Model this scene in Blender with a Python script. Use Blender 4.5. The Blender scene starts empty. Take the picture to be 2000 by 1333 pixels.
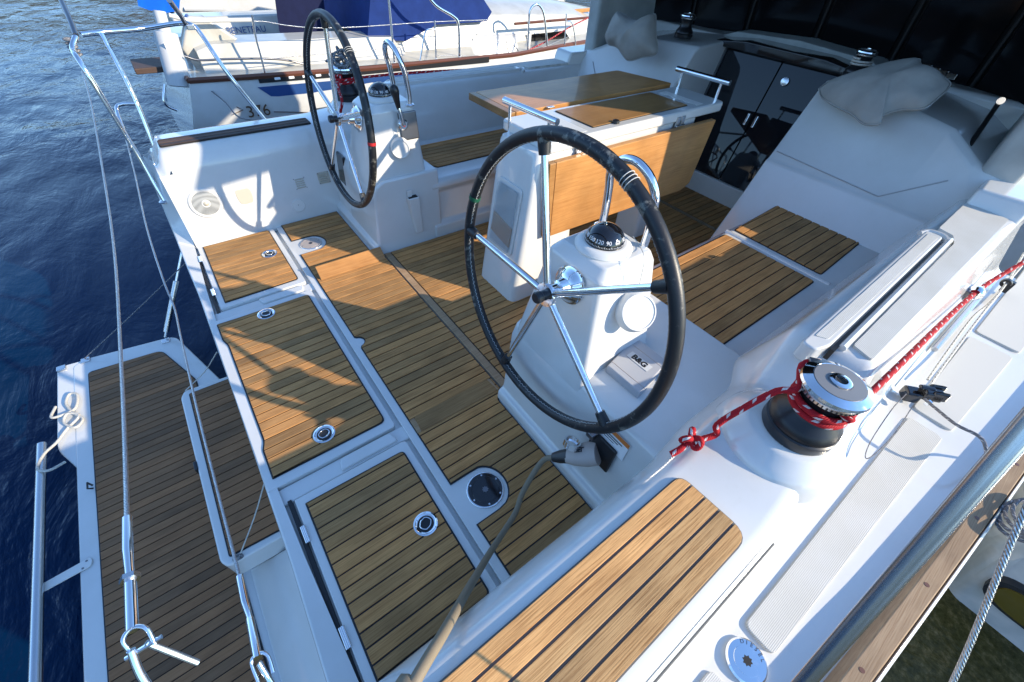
import bpy, bmesh, math, random
from mathutils import Vector, Matrix, noise
random.seed(7)
D = bpy.data
SC = bpy.context.scene
COL = SC.collection

# ------------------------------------------------------------------ camera
# boat axes: +x forward, +y port, +z up, z = 0 is the cockpit sole, y = 0 the centreline (metres)
RX = Vector((0.803, -0.593, 0.053)).normalized()
DN = Vector((-0.395, -0.597, -0.698))
DN = (DN - RX * DN.dot(RX)).normalized()
FW = RX.cross(DN).normalized()
CP = Vector((0, -1.687, 1.64))
FPX = 809.7
cam = D.cameras.new('camera'); camo = D.objects.new('camera', cam); COL.objects.link(camo)
cam.sensor_width = 36; cam.lens = FPX / 2000 * 36; cam.clip_start = 0.02; cam.clip_end = 2000
camo.matrix_world = Matrix(((RX.x, -DN.x, -FW.x, CP.x), (RX.y, -DN.y, -FW.y, CP.y), (RX.z, -DN.z, -FW.z, CP.z), (0, 0, 0, 1)))
SC.camera = camo

def Q(u, v, x=None, y=None, z=None):
    """the point seen at (u, v) that lies on the given plane: used to read sizes off the photograph"""
    d = RX * ((u - 1000) / FPX) + DN * ((v - 666.5) / FPX) + FW
    t = (x - CP.x) / d.x if x is not None else (y - CP.y) / d.y if y is not None else (z - CP.z) / d.z
    return CP + d * t

# ------------------------------------------------------------------ light
SUND = Vector((0.58, -0.815, 0.43)).normalized()      # towards the sun
ELEV = math.asin(SUND.z); AZ = math.atan2(SUND.x, SUND.y)
w = D.worlds.new('World'); SC.world = w; w.use_nodes = True
nt = w.node_tree; nt.nodes.clear()
sky = nt.nodes.new('ShaderNodeTexSky'); sky.sky_type = 'NISHITA'; sky.sun_disc = False
sky.sun_elevation = ELEV; sky.sun_rotation = AZ; sky.air_density = 1.0; sky.dust_density = 0.0; sky.ozone_density = 4.5
bg = nt.nodes.new('ShaderNodeBackground'); bg.inputs[1].default_value = 0.15
wo = nt.nodes.new('ShaderNodeOutputWorld')
nt.links.new(sky.outputs[0], bg.inputs[0]); nt.links.new(bg.outputs[0], wo.inputs[0])
sl = D.lights.new('sun', 'SUN'); sl.energy = 2.85; sl.angle = math.radians(0.55); sl.color = (1.0, 0.87, 0.68)
so = D.objects.new('sun', sl); COL.objects.link(so); so.location = SUND * 30
so.rotation_euler = SUND.to_track_quat('Z', 'Y').to_euler()
SC.view_settings.view_transform = 'Standard'; SC.view_settings.look = 'None'
SC.view_settings.exposure = 1.36; SC.view_settings.gamma = 1.0; SC.view_settings.use_curve_mapping = False
SC.cycles.use_denoising = True
SC.cycles.max_bounces = 10; SC.cycles.transparent_max_bounces = 12

# ------------------------------------------------------------------ materials
M = {}
def mat(name, col, rough=0.5, metal=0.0, coat=0.0, spec=0.5):
    m = D.materials.new(name); m.use_nodes = True
    p = m.node_tree.nodes['Principled BSDF']
    p.inputs['Base Color'].default_value = (*col, 1); p.inputs['Roughness'].default_value = rough
    p.inputs['Metallic'].default_value = metal; p.inputs['Coat Weight'].default_value = coat
    p.inputs['Coat Roughness'].default_value = 0.08; p.inputs['Specular IOR Level'].default_value = spec
    M[name] = m; return m, m.node_tree, p
def N(t, typ, **kw):
    n = t.nodes.new(typ)
    for k, v in kw.items():
        if hasattr(n, k): setattr(n, k, v)
        else: n.inputs[k].default_value = v
    return n
def ramp(t, fac, stops):
    r = t.nodes.new('ShaderNodeValToRGB'); e = r.color_ramp.elements
    while len(e) > 1: e.remove(e[-1])
    e[0].position = stops[0][0]; e[0].color = (*stops[0][1], 1)
    for pos, c in stops[1:]:
        k = e.new(pos); k.color = (*c, 1)
    t.links.new(fac, r.inputs[0]); return r
def mixc(t, fac, a, b, mode='MIX'):
    m = t.nodes.new('ShaderNodeMix'); m.data_type = 'RGBA'; m.blend_type = mode
    for s, v in ((m.inputs[0], fac), (m.inputs[6], a), (m.inputs[7], b)):
        if isinstance(v, (int, float)): s.default_value = v
        elif isinstance(v, tuple): s.default_value = (*v, 1)
        else: t.links.new(v, s)
    return m.outputs[2]
def mathn(t, op, a, b=None):
    m = t.nodes.new('ShaderNodeMath'); m.operation = op
    for s, v in ((m.inputs[0], a), (m.inputs[1], b)):
        if v is None: continue
        if isinstance(v, (int, float)): s.default_value = v
        else: t.links.new(v, s)
    return m.outputs[0]
def coords(t, scale=(1, 1, 1), rot=(0, 0, 0), out='Object'):
    c = t.nodes.new('ShaderNodeTexCoord'); m = t.nodes.new('ShaderNodeMapping')
    m.inputs['Scale'].default_value = scale; m.inputs['Rotation'].default_value = rot
    t.links.new(c.outputs[out], m.inputs[0]); return m.outputs[0]
def bump(t, p, h, strength=0.3, dist=0.002):
    b = t.nodes.new('ShaderNodeBump'); b.inputs['Strength'].default_value = strength; b.inputs['Distance'].default_value = dist
    t.links.new(h, b.inputs['Height']); t.links.new(b.outputs[0], p.inputs['Normal'])

def gel(name, col, rough=0.17, grime=0.07):
    m, t, p = mat(name, col, rough, coat=0.6)
    n1 = N(t, 'ShaderNodeTexNoise', Scale=3.0, Detail=6.0, Roughness=0.6); t.links.new(coords(t), n1.inputs[0])
    n2 = N(t, 'ShaderNodeTexNoise', Scale=45.0, Detail=3.0); t.links.new(coords(t), n2.inputs[0])
    r = ramp(t, n1.outputs[0], [(0.42, (1, 1, 1)), (0.72, (1 - grime, 1 - grime * 1.1, 1 - grime * 1.4))])
    r2 = ramp(t, n2.outputs[0], [(0.62, (1, 1, 1)), (0.80, (0.97, 0.965, 0.955))])
    c = mixc(t, 1.0, r.outputs[0], r2.outputs[0], 'MULTIPLY'); c = mixc(t, 1.0, col, c, 'MULTIPLY')
    t.links.new(c, p.inputs['Base Color'])
    rr = ramp(t, n2.outputs[0], [(0.4, (rough,) * 3), (0.8, (rough + 0.08,) * 3)]); t.links.new(rr.outputs[0], p.inputs['Roughness'])
    n3 = N(t, 'ShaderNodeTexNoise', Scale=9.0, Detail=2.0); t.links.new(coords(t), n3.inputs[0]); bump(t, p, n3.outputs[0], 0.012, 0.003)
gel('gelcoat', (0.66, 0.66, 0.635))
gel('gelcoat_old', (0.52, 0.50, 0.44), 0.3, 0.22)
gel('hull_paint', (0.62, 0.62, 0.60), 0.16, 0.12)

def teak(name, a, b, dark, rough=0.62, scale=1.0, bstr=0.35, coat=0.0):
    m, t, p = mat(name, a, rough, coat=coat, spec=0.18)
    oi = t.nodes.new('ShaderNodeObjectInfo')
    v = coords(t)
    off = t.nodes.new('ShaderNodeVectorMath'); off.operation = 'ADD'
    comb = t.nodes.new('ShaderNodeCombineXYZ'); t.links.new(mathn(t, 'MULTIPLY', oi.outputs['Random'], 37.0), comb.inputs[0]); t.links.new(mathn(t, 'MULTIPLY', oi.outputs['Random'], 11.0), comb.inputs[1])
    t.links.new(v, off.inputs[0]); t.links.new(comb.outputs[0], off.inputs[1])
    mp = t.nodes.new('ShaderNodeMapping'); mp.inputs['Scale'].default_value = (1.6 * scale, 34 * scale, 34 * scale); t.links.new(off.outputs[0], mp.inputs[0])
    n1 = N(t, 'ShaderNodeTexNoise', Scale=2.2, Detail=7.0, Roughness=0.62, Distortion=0.4); t.links.new(mp.outputs[0], n1.inputs[0])
    mp2 = t.nodes.new('ShaderNodeMapping'); mp2.inputs['Scale'].default_value = (4 * scale, 190 * scale, 190 * scale); t.links.new(off.outputs[0], mp2.inputs[0])
    n2 = N(t, 'ShaderNodeTexNoise', Scale=2.0, Detail=4.0, Roughness=0.7); t.links.new(mp2.outputs[0], n2.inputs[0])
    n3 = N(t, 'ShaderNodeTexNoise', Scale=5.0, Detail=3.0); t.links.new(off.outputs[0], n3.inputs[0])
    r1 = ramp(t, n1.outputs[0], [(0.3, a), (0.7, b)])
    r2 = ramp(t, n2.outputs[0], [(0.36, dark), (0.55, (1, 1, 1))])
    c = mixc(t, 0.75, r1.outputs[0], r2.outputs[0], 'MULTIPLY')
    var = ramp(t, oi.outputs['Random'], [(0.0, (0.66, 0.70, 0.76)), (0.35, (0.92, 0.92, 0.92)), (0.7, (1.06, 1.0, 0.94)), (1.0, (1.22, 1.12, 1.02))])
    c = mixc(t, 1.0, c, var.outputs[0], 'MULTIPLY')
    st = ramp(t, n3.outputs[0], [(0.4, (1, 1, 1)), (0.72, (0.66, 0.66, 0.67))]); c = mixc(t, 0.8, c, st.outputs[0], 'MULTIPLY')
    t.links.new(c, p.inputs['Base Color']); bump(t, p, n2.outputs[0], bstr, 0.0012)
teak('teak_deck', (0.60, 0.325, 0.125), (0.46, 0.235, 0.085), (0.58, 0.54, 0.50))
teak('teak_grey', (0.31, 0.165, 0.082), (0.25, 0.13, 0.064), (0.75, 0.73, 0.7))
teak('teak_pad', (0.70, 0.43, 0.19), (0.56, 0.32, 0.135), (0.45, 0.36, 0.28), bstr=0.8)
teak('teak_table', (0.50, 0.27, 0.10), (0.41, 0.205, 0.07), (0.8, 0.72, 0.62), 0.38, bstr=0.08, coat=0.25)
teak('teak_rail', (0.50, 0.35, 0.21), (0.40, 0.26, 0.15), (0.7, 0.62, 0.55))
teak('teak_dark', (0.11, 0.075, 0.06), (0.085, 0.055, 0.045), (0.8, 0.78, 0.76))  # dark teak; on the port pad it holds the shade
mat('caulk', (0.012, 0.012, 0.014), 0.55)
mat('caulk_grey', (0.13, 0.13, 0.12), 0.7)
m_, t_, p_ = mat('chrome', (0.86, 0.87, 0.88), 0.07, 1.0)
n_ = N(t_, 'ShaderNodeTexNoise', Scale=60.0, Detail=3.0); t_.links.new(coords(t_), n_.inputs[0])
t_.links.new(ramp(t_, n_.outputs[0], [(0.45, (0.05,) * 3), (0.8, (0.24,) * 3)]).outputs[0], p_.inputs['Roughness'])
mat('steel', (0.62, 0.63, 0.64), 0.26, 1.0)
mat('dark_steel', (0.22, 0.22, 0.23), 0.3, 1.0)
mat('black_plastic', (0.016, 0.017, 0.019), 0.35)
mat('black_gloss', (0.008, 0.008, 0.010), 0.06, coat=0.6)
mat('white_plastic', (0.68, 0.67, 0.63), 0.35)
mat('cream_plastic', (0.50, 0.46, 0.37), 0.4)
mat('grey_plastic', (0.42, 0.36, 0.32), 0.45)
mat('red_plastic', (0.45, 0.02, 0.02), 0.4)
mat('white_paint', (0.85, 0.85, 0.85), 0.5)
mat('orange_paint', (0.65, 0.20, 0.04), 0.5)
mat('grey_rubber', (0.22, 0.175, 0.115), 0.7)
mat('hood_black', (0.010, 0.010, 0.011), 0.55)
mat('cover_shaded', (0.40, 0.41, 0.43), 0.4)  # shade of pedestal and wheel put into the cover's grey
mat('cap_grey', (0.20, 0.205, 0.21), 0.4)
mat('seam_grey', (0.42, 0.42, 0.42), 0.5)
mat('hole_shade', (0.004, 0.004, 0.005), 0.6)  # near-black in place of the shade inside openings and sockets
mat('blue_stripe', (0.015, 0.06, 0.20), 0.35)
mat('brown_rail', (0.13, 0.05, 0.03), 0.4)
mat('gold', (0.10, 0.05, 0.02), 0.4)
mat('tape_green', (0.01, 0.10, 0.05), 0.5)
mat('stitch', (0.55, 0.55, 0.52), 0.7)
mat('tinted_window', (0.006, 0.006, 0.007), 0.12, spec=0.15)
mat('silver_blind', (0.62, 0.63, 0.66), 0.28, 0.6)
mat('amber_glass', (0.10, 0.075, 0.01), 0.06)
mat('life_grey', (0.55, 0.56, 0.56), 0.5)

def cloth(name, col, sc=900, r=0.85):
    m, t, p = mat(name, col, r, spec=0.2)
    n = N(t, 'ShaderNodeTexNoise', Scale=8.0, Detail=5.0); t.links.new(coords(t), n.inputs[0])
    c = mixc(t, 1.0, col, ramp(t, n.outputs[0], [(0.35, (0.84, 0.84, 0.84)), (0.7, (1.06, 1.06, 1.06))]).outputs[0], 'MULTIPLY')
    t.links.new(c, p.inputs['Base Color'])
    k = N(t, 'ShaderNodeTexNoise', Scale=float(sc), Detail=1.0); t.links.new(coords(t), k.inputs[0]); bump(t, p, k.outputs[0], 0.25, 0.0008)
cloth('canvas_grey', (0.36, 0.35, 0.32)); cloth('canvas_blue', (0.012, 0.035, 0.16)); cloth('canvas_navy', (0.010, 0.014, 0.05)); cloth('canvas_bright', (0.005, 0.12, 0.62)); cloth('canvas_black', (0.008, 0.008, 0.010)); cloth('dodger_lining', (0.40, 0.42, 0.40))

# worn leather of the wheel rims: scuffs on the hand-worn outside
m_, t_, p_ = mat('leather', (0.012, 0.013, 0.015), 0.42)
n_ = N(t_, 'ShaderNodeTexNoise', Scale=26.0, Detail=8.0, Roughness=0.72); t_.links.new(coords(t_), n_.inputs[0])
n2_ = N(t_, 'ShaderNodeTexNoise', Scale=5.0, Detail=2.0); t_.links.new(coords(t_), n2_.inputs[0])
f_ = mathn(t_, 'MULTIPLY', ramp(t_, n_.outputs[0], [(0.55, (0, 0, 0)), (0.62, (1, 1, 1))]).outputs[0], ramp(t_, n2_.outputs[0], [(0.42, (0, 0, 0)), (0.54, (1, 1, 1))]).outputs[0])
t_.links.new(mixc(t_, f_, (0.012, 0.013, 0.015), (0.17, 0.165, 0.14)), p_.inputs['Base Color'])
k_ = N(t_, 'ShaderNodeTexVoronoi', Scale=420.0); t_.links.new(coords(t_), k_.inputs[0]); bump(t_, p_, k_.outputs[0], 0.25, 0.0006)

# ribbed anti-slip moulding: fine ribs fore and aft
m_, t_, p_ = mat('nonskid', (0.56, 0.55, 0.50), 0.6)
wv = N(t_, 'ShaderNodeTexWave', Scale=80.0); wv.wave_type = 'BANDS'; wv.bands_direction = 'Y'; t_.links.new(coords(t_), wv.inputs[0])
n_ = N(t_, 'ShaderNodeTexNoise', Scale=6.0, Detail=5.0); t_.links.new(coords(t_), n_.inputs[0])
c_ = mixc(t_, 1.0, ramp(t_, wv.outputs[0], [(0.15, (0.50, 0.49, 0.45)), (0.55, (0.64, 0.63, 0.585))]).outputs[0], ramp(t_, n_.outputs[0], [(0.35, (0.9, 0.89, 0.86)), (0.7, (1, 1, 1))]).outputs[0], 'MULTIPLY')
t_.links.new(c_, p_.inputs['Base Color']); bump(t_, p_, wv.outputs[0], 0.35, 0.001)
mat('nonskid_flat', (0.58, 0.57, 0.52), 0.7)

# ropes: flecks wind round the tube (u along, v round)
def rope(name, base, fleck, nu, lo=0.80, tw=2.0):
    m, t, p = mat(name, base, 0.75, spec=0.25)
    uv = t.nodes.new('ShaderNodeUVMap'); sx = t.nodes.new('ShaderNodeSeparateXYZ'); t.links.new(uv.outputs[0], sx.inputs[0])
    u, v = sx.outputs[0], sx.outputs[1]
    a = mathn(t, 'FRACT', mathn(t, 'ADD', mathn(t, 'MULTIPLY', u, nu), mathn(t, 'MULTIPLY', v, tw)))
    b = mathn(t, 'FRACT', mathn(t, 'ADD', mathn(t, 'MULTIPLY', v, 3.0), mathn(t, 'MULTIPLY', u, nu * 0.5)))
    f = mathn(t, 'MULTIPLY', mathn(t, 'GREATER_THAN', a, 0.70), mathn(t, 'GREATER_THAN', b, lo - 0.20))
    n = N(t, 'ShaderNodeTexNoise', Scale=400.0, Detail=1.0); t.links.new(coords(t), n.inputs[0])
    c = mixc(t, f, base, fleck); c = mixc(t, 1.0, c, ramp(t, n.outputs[0], [(0.35, (0.75,) * 3), (0.65, (1.1,) * 3)]).outputs[0], 'MULTIPLY')
    t.links.new(c, p.inputs['Base Color'])
    br = mathn(t, 'SINE', mathn(t, 'MULTIPLY', mathn(t, 'ADD', mathn(t, 'MULTIPLY', u, nu * 6), mathn(t, 'MULTIPLY', v, 6.0)), 6.283))
    bump(t, p, br, 0.35, 0.0012)
rope('rope_red', (0.42, 0.010, 0.018), (0.66, 0.58, 0.55), 26.0, 0.82, 1.0)
rope('rope_white', (0.70, 0.68, 0.60), (0.05, 0.05, 0.06), 60.0, 0.86)
rope('rope_grey', (0.17, 0.17, 0.18), (0.45, 0.45, 0.45), 60.0, 0.78)
rope('rope_plain', (0.60, 0.57, 0.50), (0.68, 0.66, 0.60), 60.0)
rope('wire', (0.52, 0.52, 0.52), (0.62, 0.62, 0.62), 30.0); M['wire'].node_tree.nodes['Principled BSDF'].inputs['Metallic'].default_value = 1.0; M['wire'].node_tree.nodes['Principled BSDF'].inputs['Roughness'].default_value = 0.3

# clear table window
m_, t_, p_ = mat('clear_pane', (0.75, 0.82, 0.85), 0.04); p_.inputs['Transmission Weight'].default_value = 0.85; p_.inputs['IOR'].default_value = 1.15
# smoked acrylic companionway doors
m_, t_, p_ = mat('smoked_acrylic', (0.008, 0.009, 0.012), 0.02, spec=0.32)

# harbour water: deep blue outside, shallow and brown-green in the gap on the starboard side
m_, t_, p_ = mat('water', (0.002, 0.02, 0.05), 0.06); p_.inputs['IOR'].default_value = 1.33; p_.inputs['Specular IOR Level'].default_value = 0.20
tc = t_.nodes.new('ShaderNodeTexCoord'); sx = t_.nodes.new('ShaderNodeSeparateXYZ'); t_.links.new(tc.outputs['Object'], sx.inputs[0])
mp = t_.nodes.new('ShaderNodeMapping'); mp.inputs['Scale'].default_value = (1.0, 0.55, 1); mp.inputs['Rotation'].default_value = (0, 0, 0.5); t_.links.new(tc.outputs['Object'], mp.inputs[0])
w1 = N(t_, 'ShaderNodeTexNoise', Scale=2.4, Detail=5.0, Roughness=0.55, Distortion=0.6); t_.links.new(mp.outputs[0], w1.inputs[0])
w2 = N(t_, 'ShaderNodeTexNoise', Scale=0.5, Detail=3.0, Roughness=0.5, Distortion=0.3); t_.links.new(mp.outputs[0], w2.inputs[0])
w3 = N(t_, 'ShaderNodeTexNoise', Scale=11.0, Detail=3.0, Distortion=0.5); t_.links.new(mp.outputs[0], w3.inputs[0])
w4 = N(t_, 'ShaderNodeTexNoise', Scale=0.13, Detail=2.0); t_.links.new(tc.outputs['Object'], w4.inputs[0])
calm = ramp(t_, w4.outputs[0], [(0.38, (0.25,) * 3), (0.62, (1.0,) * 3)]).outputs[0]
hh = mathn(t_, 'ADD', mathn(t_, 'MULTIPLY', mathn(t_, 'ADD', mathn(t_, 'MULTIPLY', w1.outputs[0], 0.45), mathn(t_, 'MULTIPLY', w3.outputs[0], 0.09)), calm), mathn(t_, 'MULTIPLY', w2.outputs[0], 1.2))
bump(t_, p_, hh, 0.9, 0.16)
sh = ramp(t_, mathn(t_, 'MULTIPLY', mathn(t_, 'ADD', mathn(t_, 'MULTIPLY', sx.outputs[1], -1.0), 0.0), 0.25), [(0.40, (0, 0, 0)), (0.55, (1, 1, 1))])
wn = N(t_, 'ShaderNodeTexNoise', Scale=26.0, Detail=8.0, Roughness=0.75); t_.links.new(tc.outputs['Object'], wn.inputs[0])
mud = ramp(t_, wn.outputs[0], [(0.3, (0.020, 0.022, 0.006)), (0.52, (0.062, 0.056, 0.020)), (0.72, (0.16, 0.13, 0.06))])
deep = ramp(t_, w2.outputs[0], [(0.35, (0.0002, 0.008, 0.030)), (0.7, (0.0003, 0.020, 0.060))])
t_.links.new(mixc(t_, sh.outputs[0], deep.outputs[0], mud.outputs[0]), p_.inputs['Base Color'])

# ------------------------------------------------------------------ mesh helpers
class MB:
    def __init__(s): s.v = []; s.f = []; s.uv = []
    def add(s, vs, fs, uvs=None):
        o = len(s.v); s.v += [Vector(a) for a in vs]
        for i, f in enumerate(fs):
            s.f.append([o + k for k in f]); s.uv.append(uvs[i] if uvs else None)
        return s
    def box(s, a, b):
        x0, y0, z0 = a; x1, y1, z1 = b
        vs = [(x, y, z) for z in (z0, z1) for y in (y0, y1) for x in (x0, x1)]
        return s.add(vs, [(0, 2, 3, 1), (4, 5, 7, 6), (0, 1, 5, 4), (2, 6, 7, 3), (0, 4, 6, 2), (1, 3, 7, 5)])
    def obox(s, c, size, rot=None, sc=None):
        hx, hy, hz = (k / 2 for k in size); R = rot or Matrix.Identity(3)
        vs = [Vector(c) + R @ Vector((x * hx, y * hy, z * hz)) for z in (-1, 1) for y in (-1, 1) for x in (-1, 1)]
        return s.add(vs, [(0, 2, 3, 1), (4, 5, 7, 6), (0, 1, 5, 4), (2, 6, 7, 3), (0, 4, 6, 2), (1, 3, 7, 5)])
    def prism(s, poly, z0, z1):
        n = len(poly)
        vs = [(p[0], p[1], z0) for p in poly] + [(p[0], p[1], z1) for p in poly]
        return s.add(vs, [list(range(n))[::-1], list(range(n, 2 * n))] + [(i, (i + 1) % n, n + (i + 1) % n, n + i) for i in range(n)])
    def loft(s, rings, closed=True, caps=True):
        n = len(rings[0]); vs = [p for r in rings for p in r]; fs = []
        for k in range(len(rings) - 1):
            for i in range(n if closed else n - 1):
                j = (i + 1) % n; fs.append((k * n + i, k * n + j, (k + 1) * n + j, (k + 1) * n + i))
        if caps: fs += [list(range(n))[::-1], list(range((len(rings) - 1) * n, len(rings) * n))]
        return s.add(vs, fs)
    def tube(s, pts, r, n=10, closed=False, caps=True):
        P = [Vector(p) for p in pts]; m = len(P); rr = r if isinstance(r, (list, tuple)) else [r] * m
        T = []
        for i in range(m):
            a = P[(i - 1) % m] if (closed or i > 0) else P[i]; b = P[(i + 1) % m] if (closed or i < m - 1) else P[i]
            t = (b - a); T.append(t.normalized() if t.length > 1e-9 else Vector((0, 0, 1)))
        u = T[0].orthogonal().normalized(); rings = []; L = [0]
        for i in range(m):
            u = (u - T[i] * u.dot(T[i])).normalized(); w_ = T[i].cross(u)
            rings.append([P[i] + (u * math.cos(2 * math.pi * k / n) + w_ * math.sin(2 * math.pi * k / n)) * rr[i] for k in range(n)])
            if i: L.append(L[-1] + (P[i] - P[i - 1]).length)
        if closed: L.append(L[-1] + (P[0] - P[-1]).length)
        vs = [p for q in rings for p in q]; fs = []; uv = []
        for i in range(m if closed else m - 1):
            i2 = (i + 1) % m
            for k in range(n):
                k2 = (k + 1) % n
                fs.append((i * n + k, i * n + k2, i2 * n + k2, i2 * n + k)); uv.append(((L[i], k / n), (L[i], (k + 1) / n), (L[i + 1], (k + 1) / n), (L[i + 1], k / n)))
        if caps and not closed:
            fs += [list(range(n))[::-1], list(range((m - 1) * n, m * n))]; uv += [None, None]
        return s.add(vs, fs, uv)
    def lathe(s, prof, o, axis=(0, 0, 1), n=32, up=None, caps=True):
        a = Vector(axis).normalized(); u = Vector(up) if up else a.orthogonal(); u = (u - a * u.dot(a)).normalized(); w_ = a.cross(u); o = Vector(o)
        rings = [[o + a * h + (u * math.cos(2 * math.pi * k / n) + w_ * math.sin(2 * math.pi * k / n)) * r for k in range(n)] for r, h in prof]
        return s.loft(rings, True, caps)
    def sheet(s, rows):
        n = len(rows[0]); vs = [p for r in rows for p in r]
        return s.add(vs, [(a * n + i, a * n + i + 1, (a + 1) * n + i + 1, (a + 1) * n + i) for a in range(len(rows) - 1) for i in range(n - 1)])
    def build(s, name, m, parent=None, smooth=40, bevel=0, seg=2, solid=0, sub=0, fixn=True):
        me = D.meshes.new(name); me.from_pydata([tuple(v) for v in s.v], [], s.f)
        if any(s.uv):
            ul = me.uv_layers.new(name='UVMap')
            for p, q in zip(me.polygons, s.uv):
                if q:
                    for li, c in zip(p.loop_indices, q): ul.data[li].uv = c
        if fixn:
            bm = bmesh.new(); bm.from_mesh(me); bmesh.ops.recalc_face_normals(bm, faces=bm.faces); bm.to_mesh(me); bm.free()
        me.materials.append(M[m]); me.update()
        if smooth:
            for p in me.polygons: p.use_smooth = True
            me.set_sharp_from_angle(angle=math.radians(smooth))
        o = D.objects.new(name, me); COL.objects.link(o)
        if parent: o.parent = parent
        if solid: k = o.modifiers.new('solid', 'SOLIDIFY'); k.thickness = solid; k.offset = 0
        if bevel:
            k = o.modifiers.new('bevel', 'BEVEL'); k.width = bevel; k.segments = seg; k.limit_method = 'ANGLE'; k.angle_limit = math.radians(28); k.harden_normals = bool(smooth)
        if sub: k = o.modifiers.new('sub', 'SUBSURF'); k.levels = sub; k.render_levels = sub
        return o
def tag(o, label=None, cat=None, group=None, kind=None):
    for k, v in (('label', label), ('category', cat), ('group', group), ('kind', kind)):
        if v: o[k] = v
    return o
def empty(name, loc=(0, 0, 0), label=None, cat=None, group=None, parent=None):
    o = D.objects.new(name, None); COL.objects.link(o); o.location = loc; o.empty_display_size = 0.1
    if parent: o.parent = parent
    return tag(o, label, cat, group)
def under(root, o):
    """parent a world-space mesh to a placed Empty without moving it"""
    o.parent = root; o.matrix_parent_inverse = Matrix.Translation(root.location).inverted(); return o
def rpoly(pts, r, n=5):
    out = []; m = len(pts); R = r if isinstance(r, (list, tuple)) else [r] * m
    for i in range(m):
        p = Vector(pts[i]).to_2d(); a = Vector(pts[i - 1]).to_2d(); b = Vector(pts[(i + 1) % m]).to_2d()
        if R[i] <= 0: out.append(tuple(p)); continue
        d1 = (a - p).normalized(); d2 = (b - p).normalized()
        for k in range(n + 1):
            t = k / n; q1 = p + d1 * R[i] * (1 - t); q2 = p + d2 * R[i] * t; out.append(tuple(q1 * (1 - t) + q2 * t))
    return out
def clip(poly, ax, val, keep_gt):
    out = []; n = len(poly)
    for i in range(n):
        a, b = poly[i], poly[(i + 1) % n]; ia = (a[ax] >= val) == keep_gt; ib = (b[ax] >= val) == keep_gt
        if ia: out.append(a)
        if ia != ib:
            t = (val - a[ax]) / (b[ax] - a[ax]); out.append(tuple(a[k] + (b[k] - a[k]) * t for k in (0, 1)))
    return out
def inset(poly, d):
    """push the outline of an anticlockwise or clockwise polygon inwards by about d"""
    n = len(poly); A = sum(poly[i][0] * poly[(i + 1) % n][1] - poly[(i + 1) % n][0] * poly[i][1] for i in range(n)); sg = 1 if A > 0 else -1
    out = []
    for i in range(n):
        p = Vector(poly[i]); e1 = (p - Vector(poly[i - 1])); e2 = (Vector(poly[(i + 1) % n]) - p)
        e1 = e1.normalized() if e1.length > 1e-7 else e2.normalized(); e2 = e2.normalized() if e2.length > 1e-7 else e1
        n1 = Vector((-e1.y, e1.x)) * sg; n2 = Vector((-e2.y, e2.x)) * sg; nn = (n1 + n2); nn = nn.normalized() if nn.length > 1e-6 else n1
        k = d / max(0.5, nn.dot(n1)); out.append(tuple(p + nn * k))
    return out
def planked(root, name, poly, z, pitch=0.05, gap=0.006, matn='teak_deck', caulk='caulk', y0=None, label=None, margin=0.007, th=0.006, frm=None):
    """a caulk bed and, proud of it, one plank for every strip along x that falls inside the outline"""
    panel = MB().prism(poly, z - 0.004, z + 0.001).build(name, caulk, None, 0)
    under(root, panel)
    if label: panel['label'] = label
    inner = inset(poly, margin); ys = [p[1] for p in inner]; lo, hi = min(ys), max(ys)
    y = y0 if y0 is not None else lo - gap / 2
    while y > lo: y -= pitch
    while y < hi:
        a, b = y + gap / 2, y + pitch - gap / 2
        q = clip(clip(inner, 1, a, True), 1, b, False) if b > lo and a < hi else []
        if len(q) >= 3 and (max(p[1] for p in q) - min(p[1] for p in q)) > 0.008:
            dz = random.uniform(-0.0004, 0.0004)
            pl = MB().prism(q, z, z + th + dz).build('plank', matn, None, 0, bevel=0.0009, seg=1)
            pl.parent = panel
        y += pitch
    return panel
def text(body, size, mtx, m, parent=None, name='lettering', depth=0.0006, bold=0.0):
    cu = D.curves.new(name, 'FONT'); cu.body = body; cu.size = size; cu.extrude = depth; cu.align_x = 'CENTER'; cu.align_y = 'CENTER'; cu.offset = bold; cu.resolution_u = 3
    t = D.objects.new(name, cu); COL.objects.link(t)
    me = D.meshes.new_from_object(t.evaluated_get(bpy.context.evaluated_depsgraph_get())); D.objects.remove(t); D.curves.remove(cu)
    me.transform(mtx); me.materials.clear(); me.materials.append(M[m]); o = D.objects.new(name, me); COL.objects.link(o)
    if parent: under(parent, o)
    return o
def frame(o, xdir, ydir):
    x = Vector(xdir).normalized(); y = Vector(ydir); y = (y - x * y.dot(x)).normalized(); z = x.cross(y)
    return Matrix(((x.x, y.x, z.x, o[0]), (x.y, y.y, z.y, o[1]), (x.z, y.z, z.z, o[2]), (0, 0, 0, 1)))
def spline(pts, n=8):
    P = [Vector(p) for p in pts]; P = [P[0] * 2 - P[1]] + P + [P[-1] * 2 - P[-2]]; out = []
    for i in range(1, len(P) - 2):
        a, b, c, d = P[i - 1], P[i], P[i + 1], P[i + 2]
        for k in range(n):
            t = k / n; out.append(0.5 * ((2 * b) + (c - a) * t + (2 * a - 5 * b + 4 * c - d) * t * t + (3 * b - a - 3 * c + d) * t ** 3))
    out.append(P[-2]); return out
def mir(o, name=None, parent=None):
    """mirror image of a mesh object across the centreline, as an object of its own"""
    me = o.data.copy(); me.transform(Matrix.Scale(-1, 4, (0, 1, 0))); me.flip_normals()
    c = o.copy(); c.data = me; COL.objects.link(c)
    if parent: c.parent = parent
    return c

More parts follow.
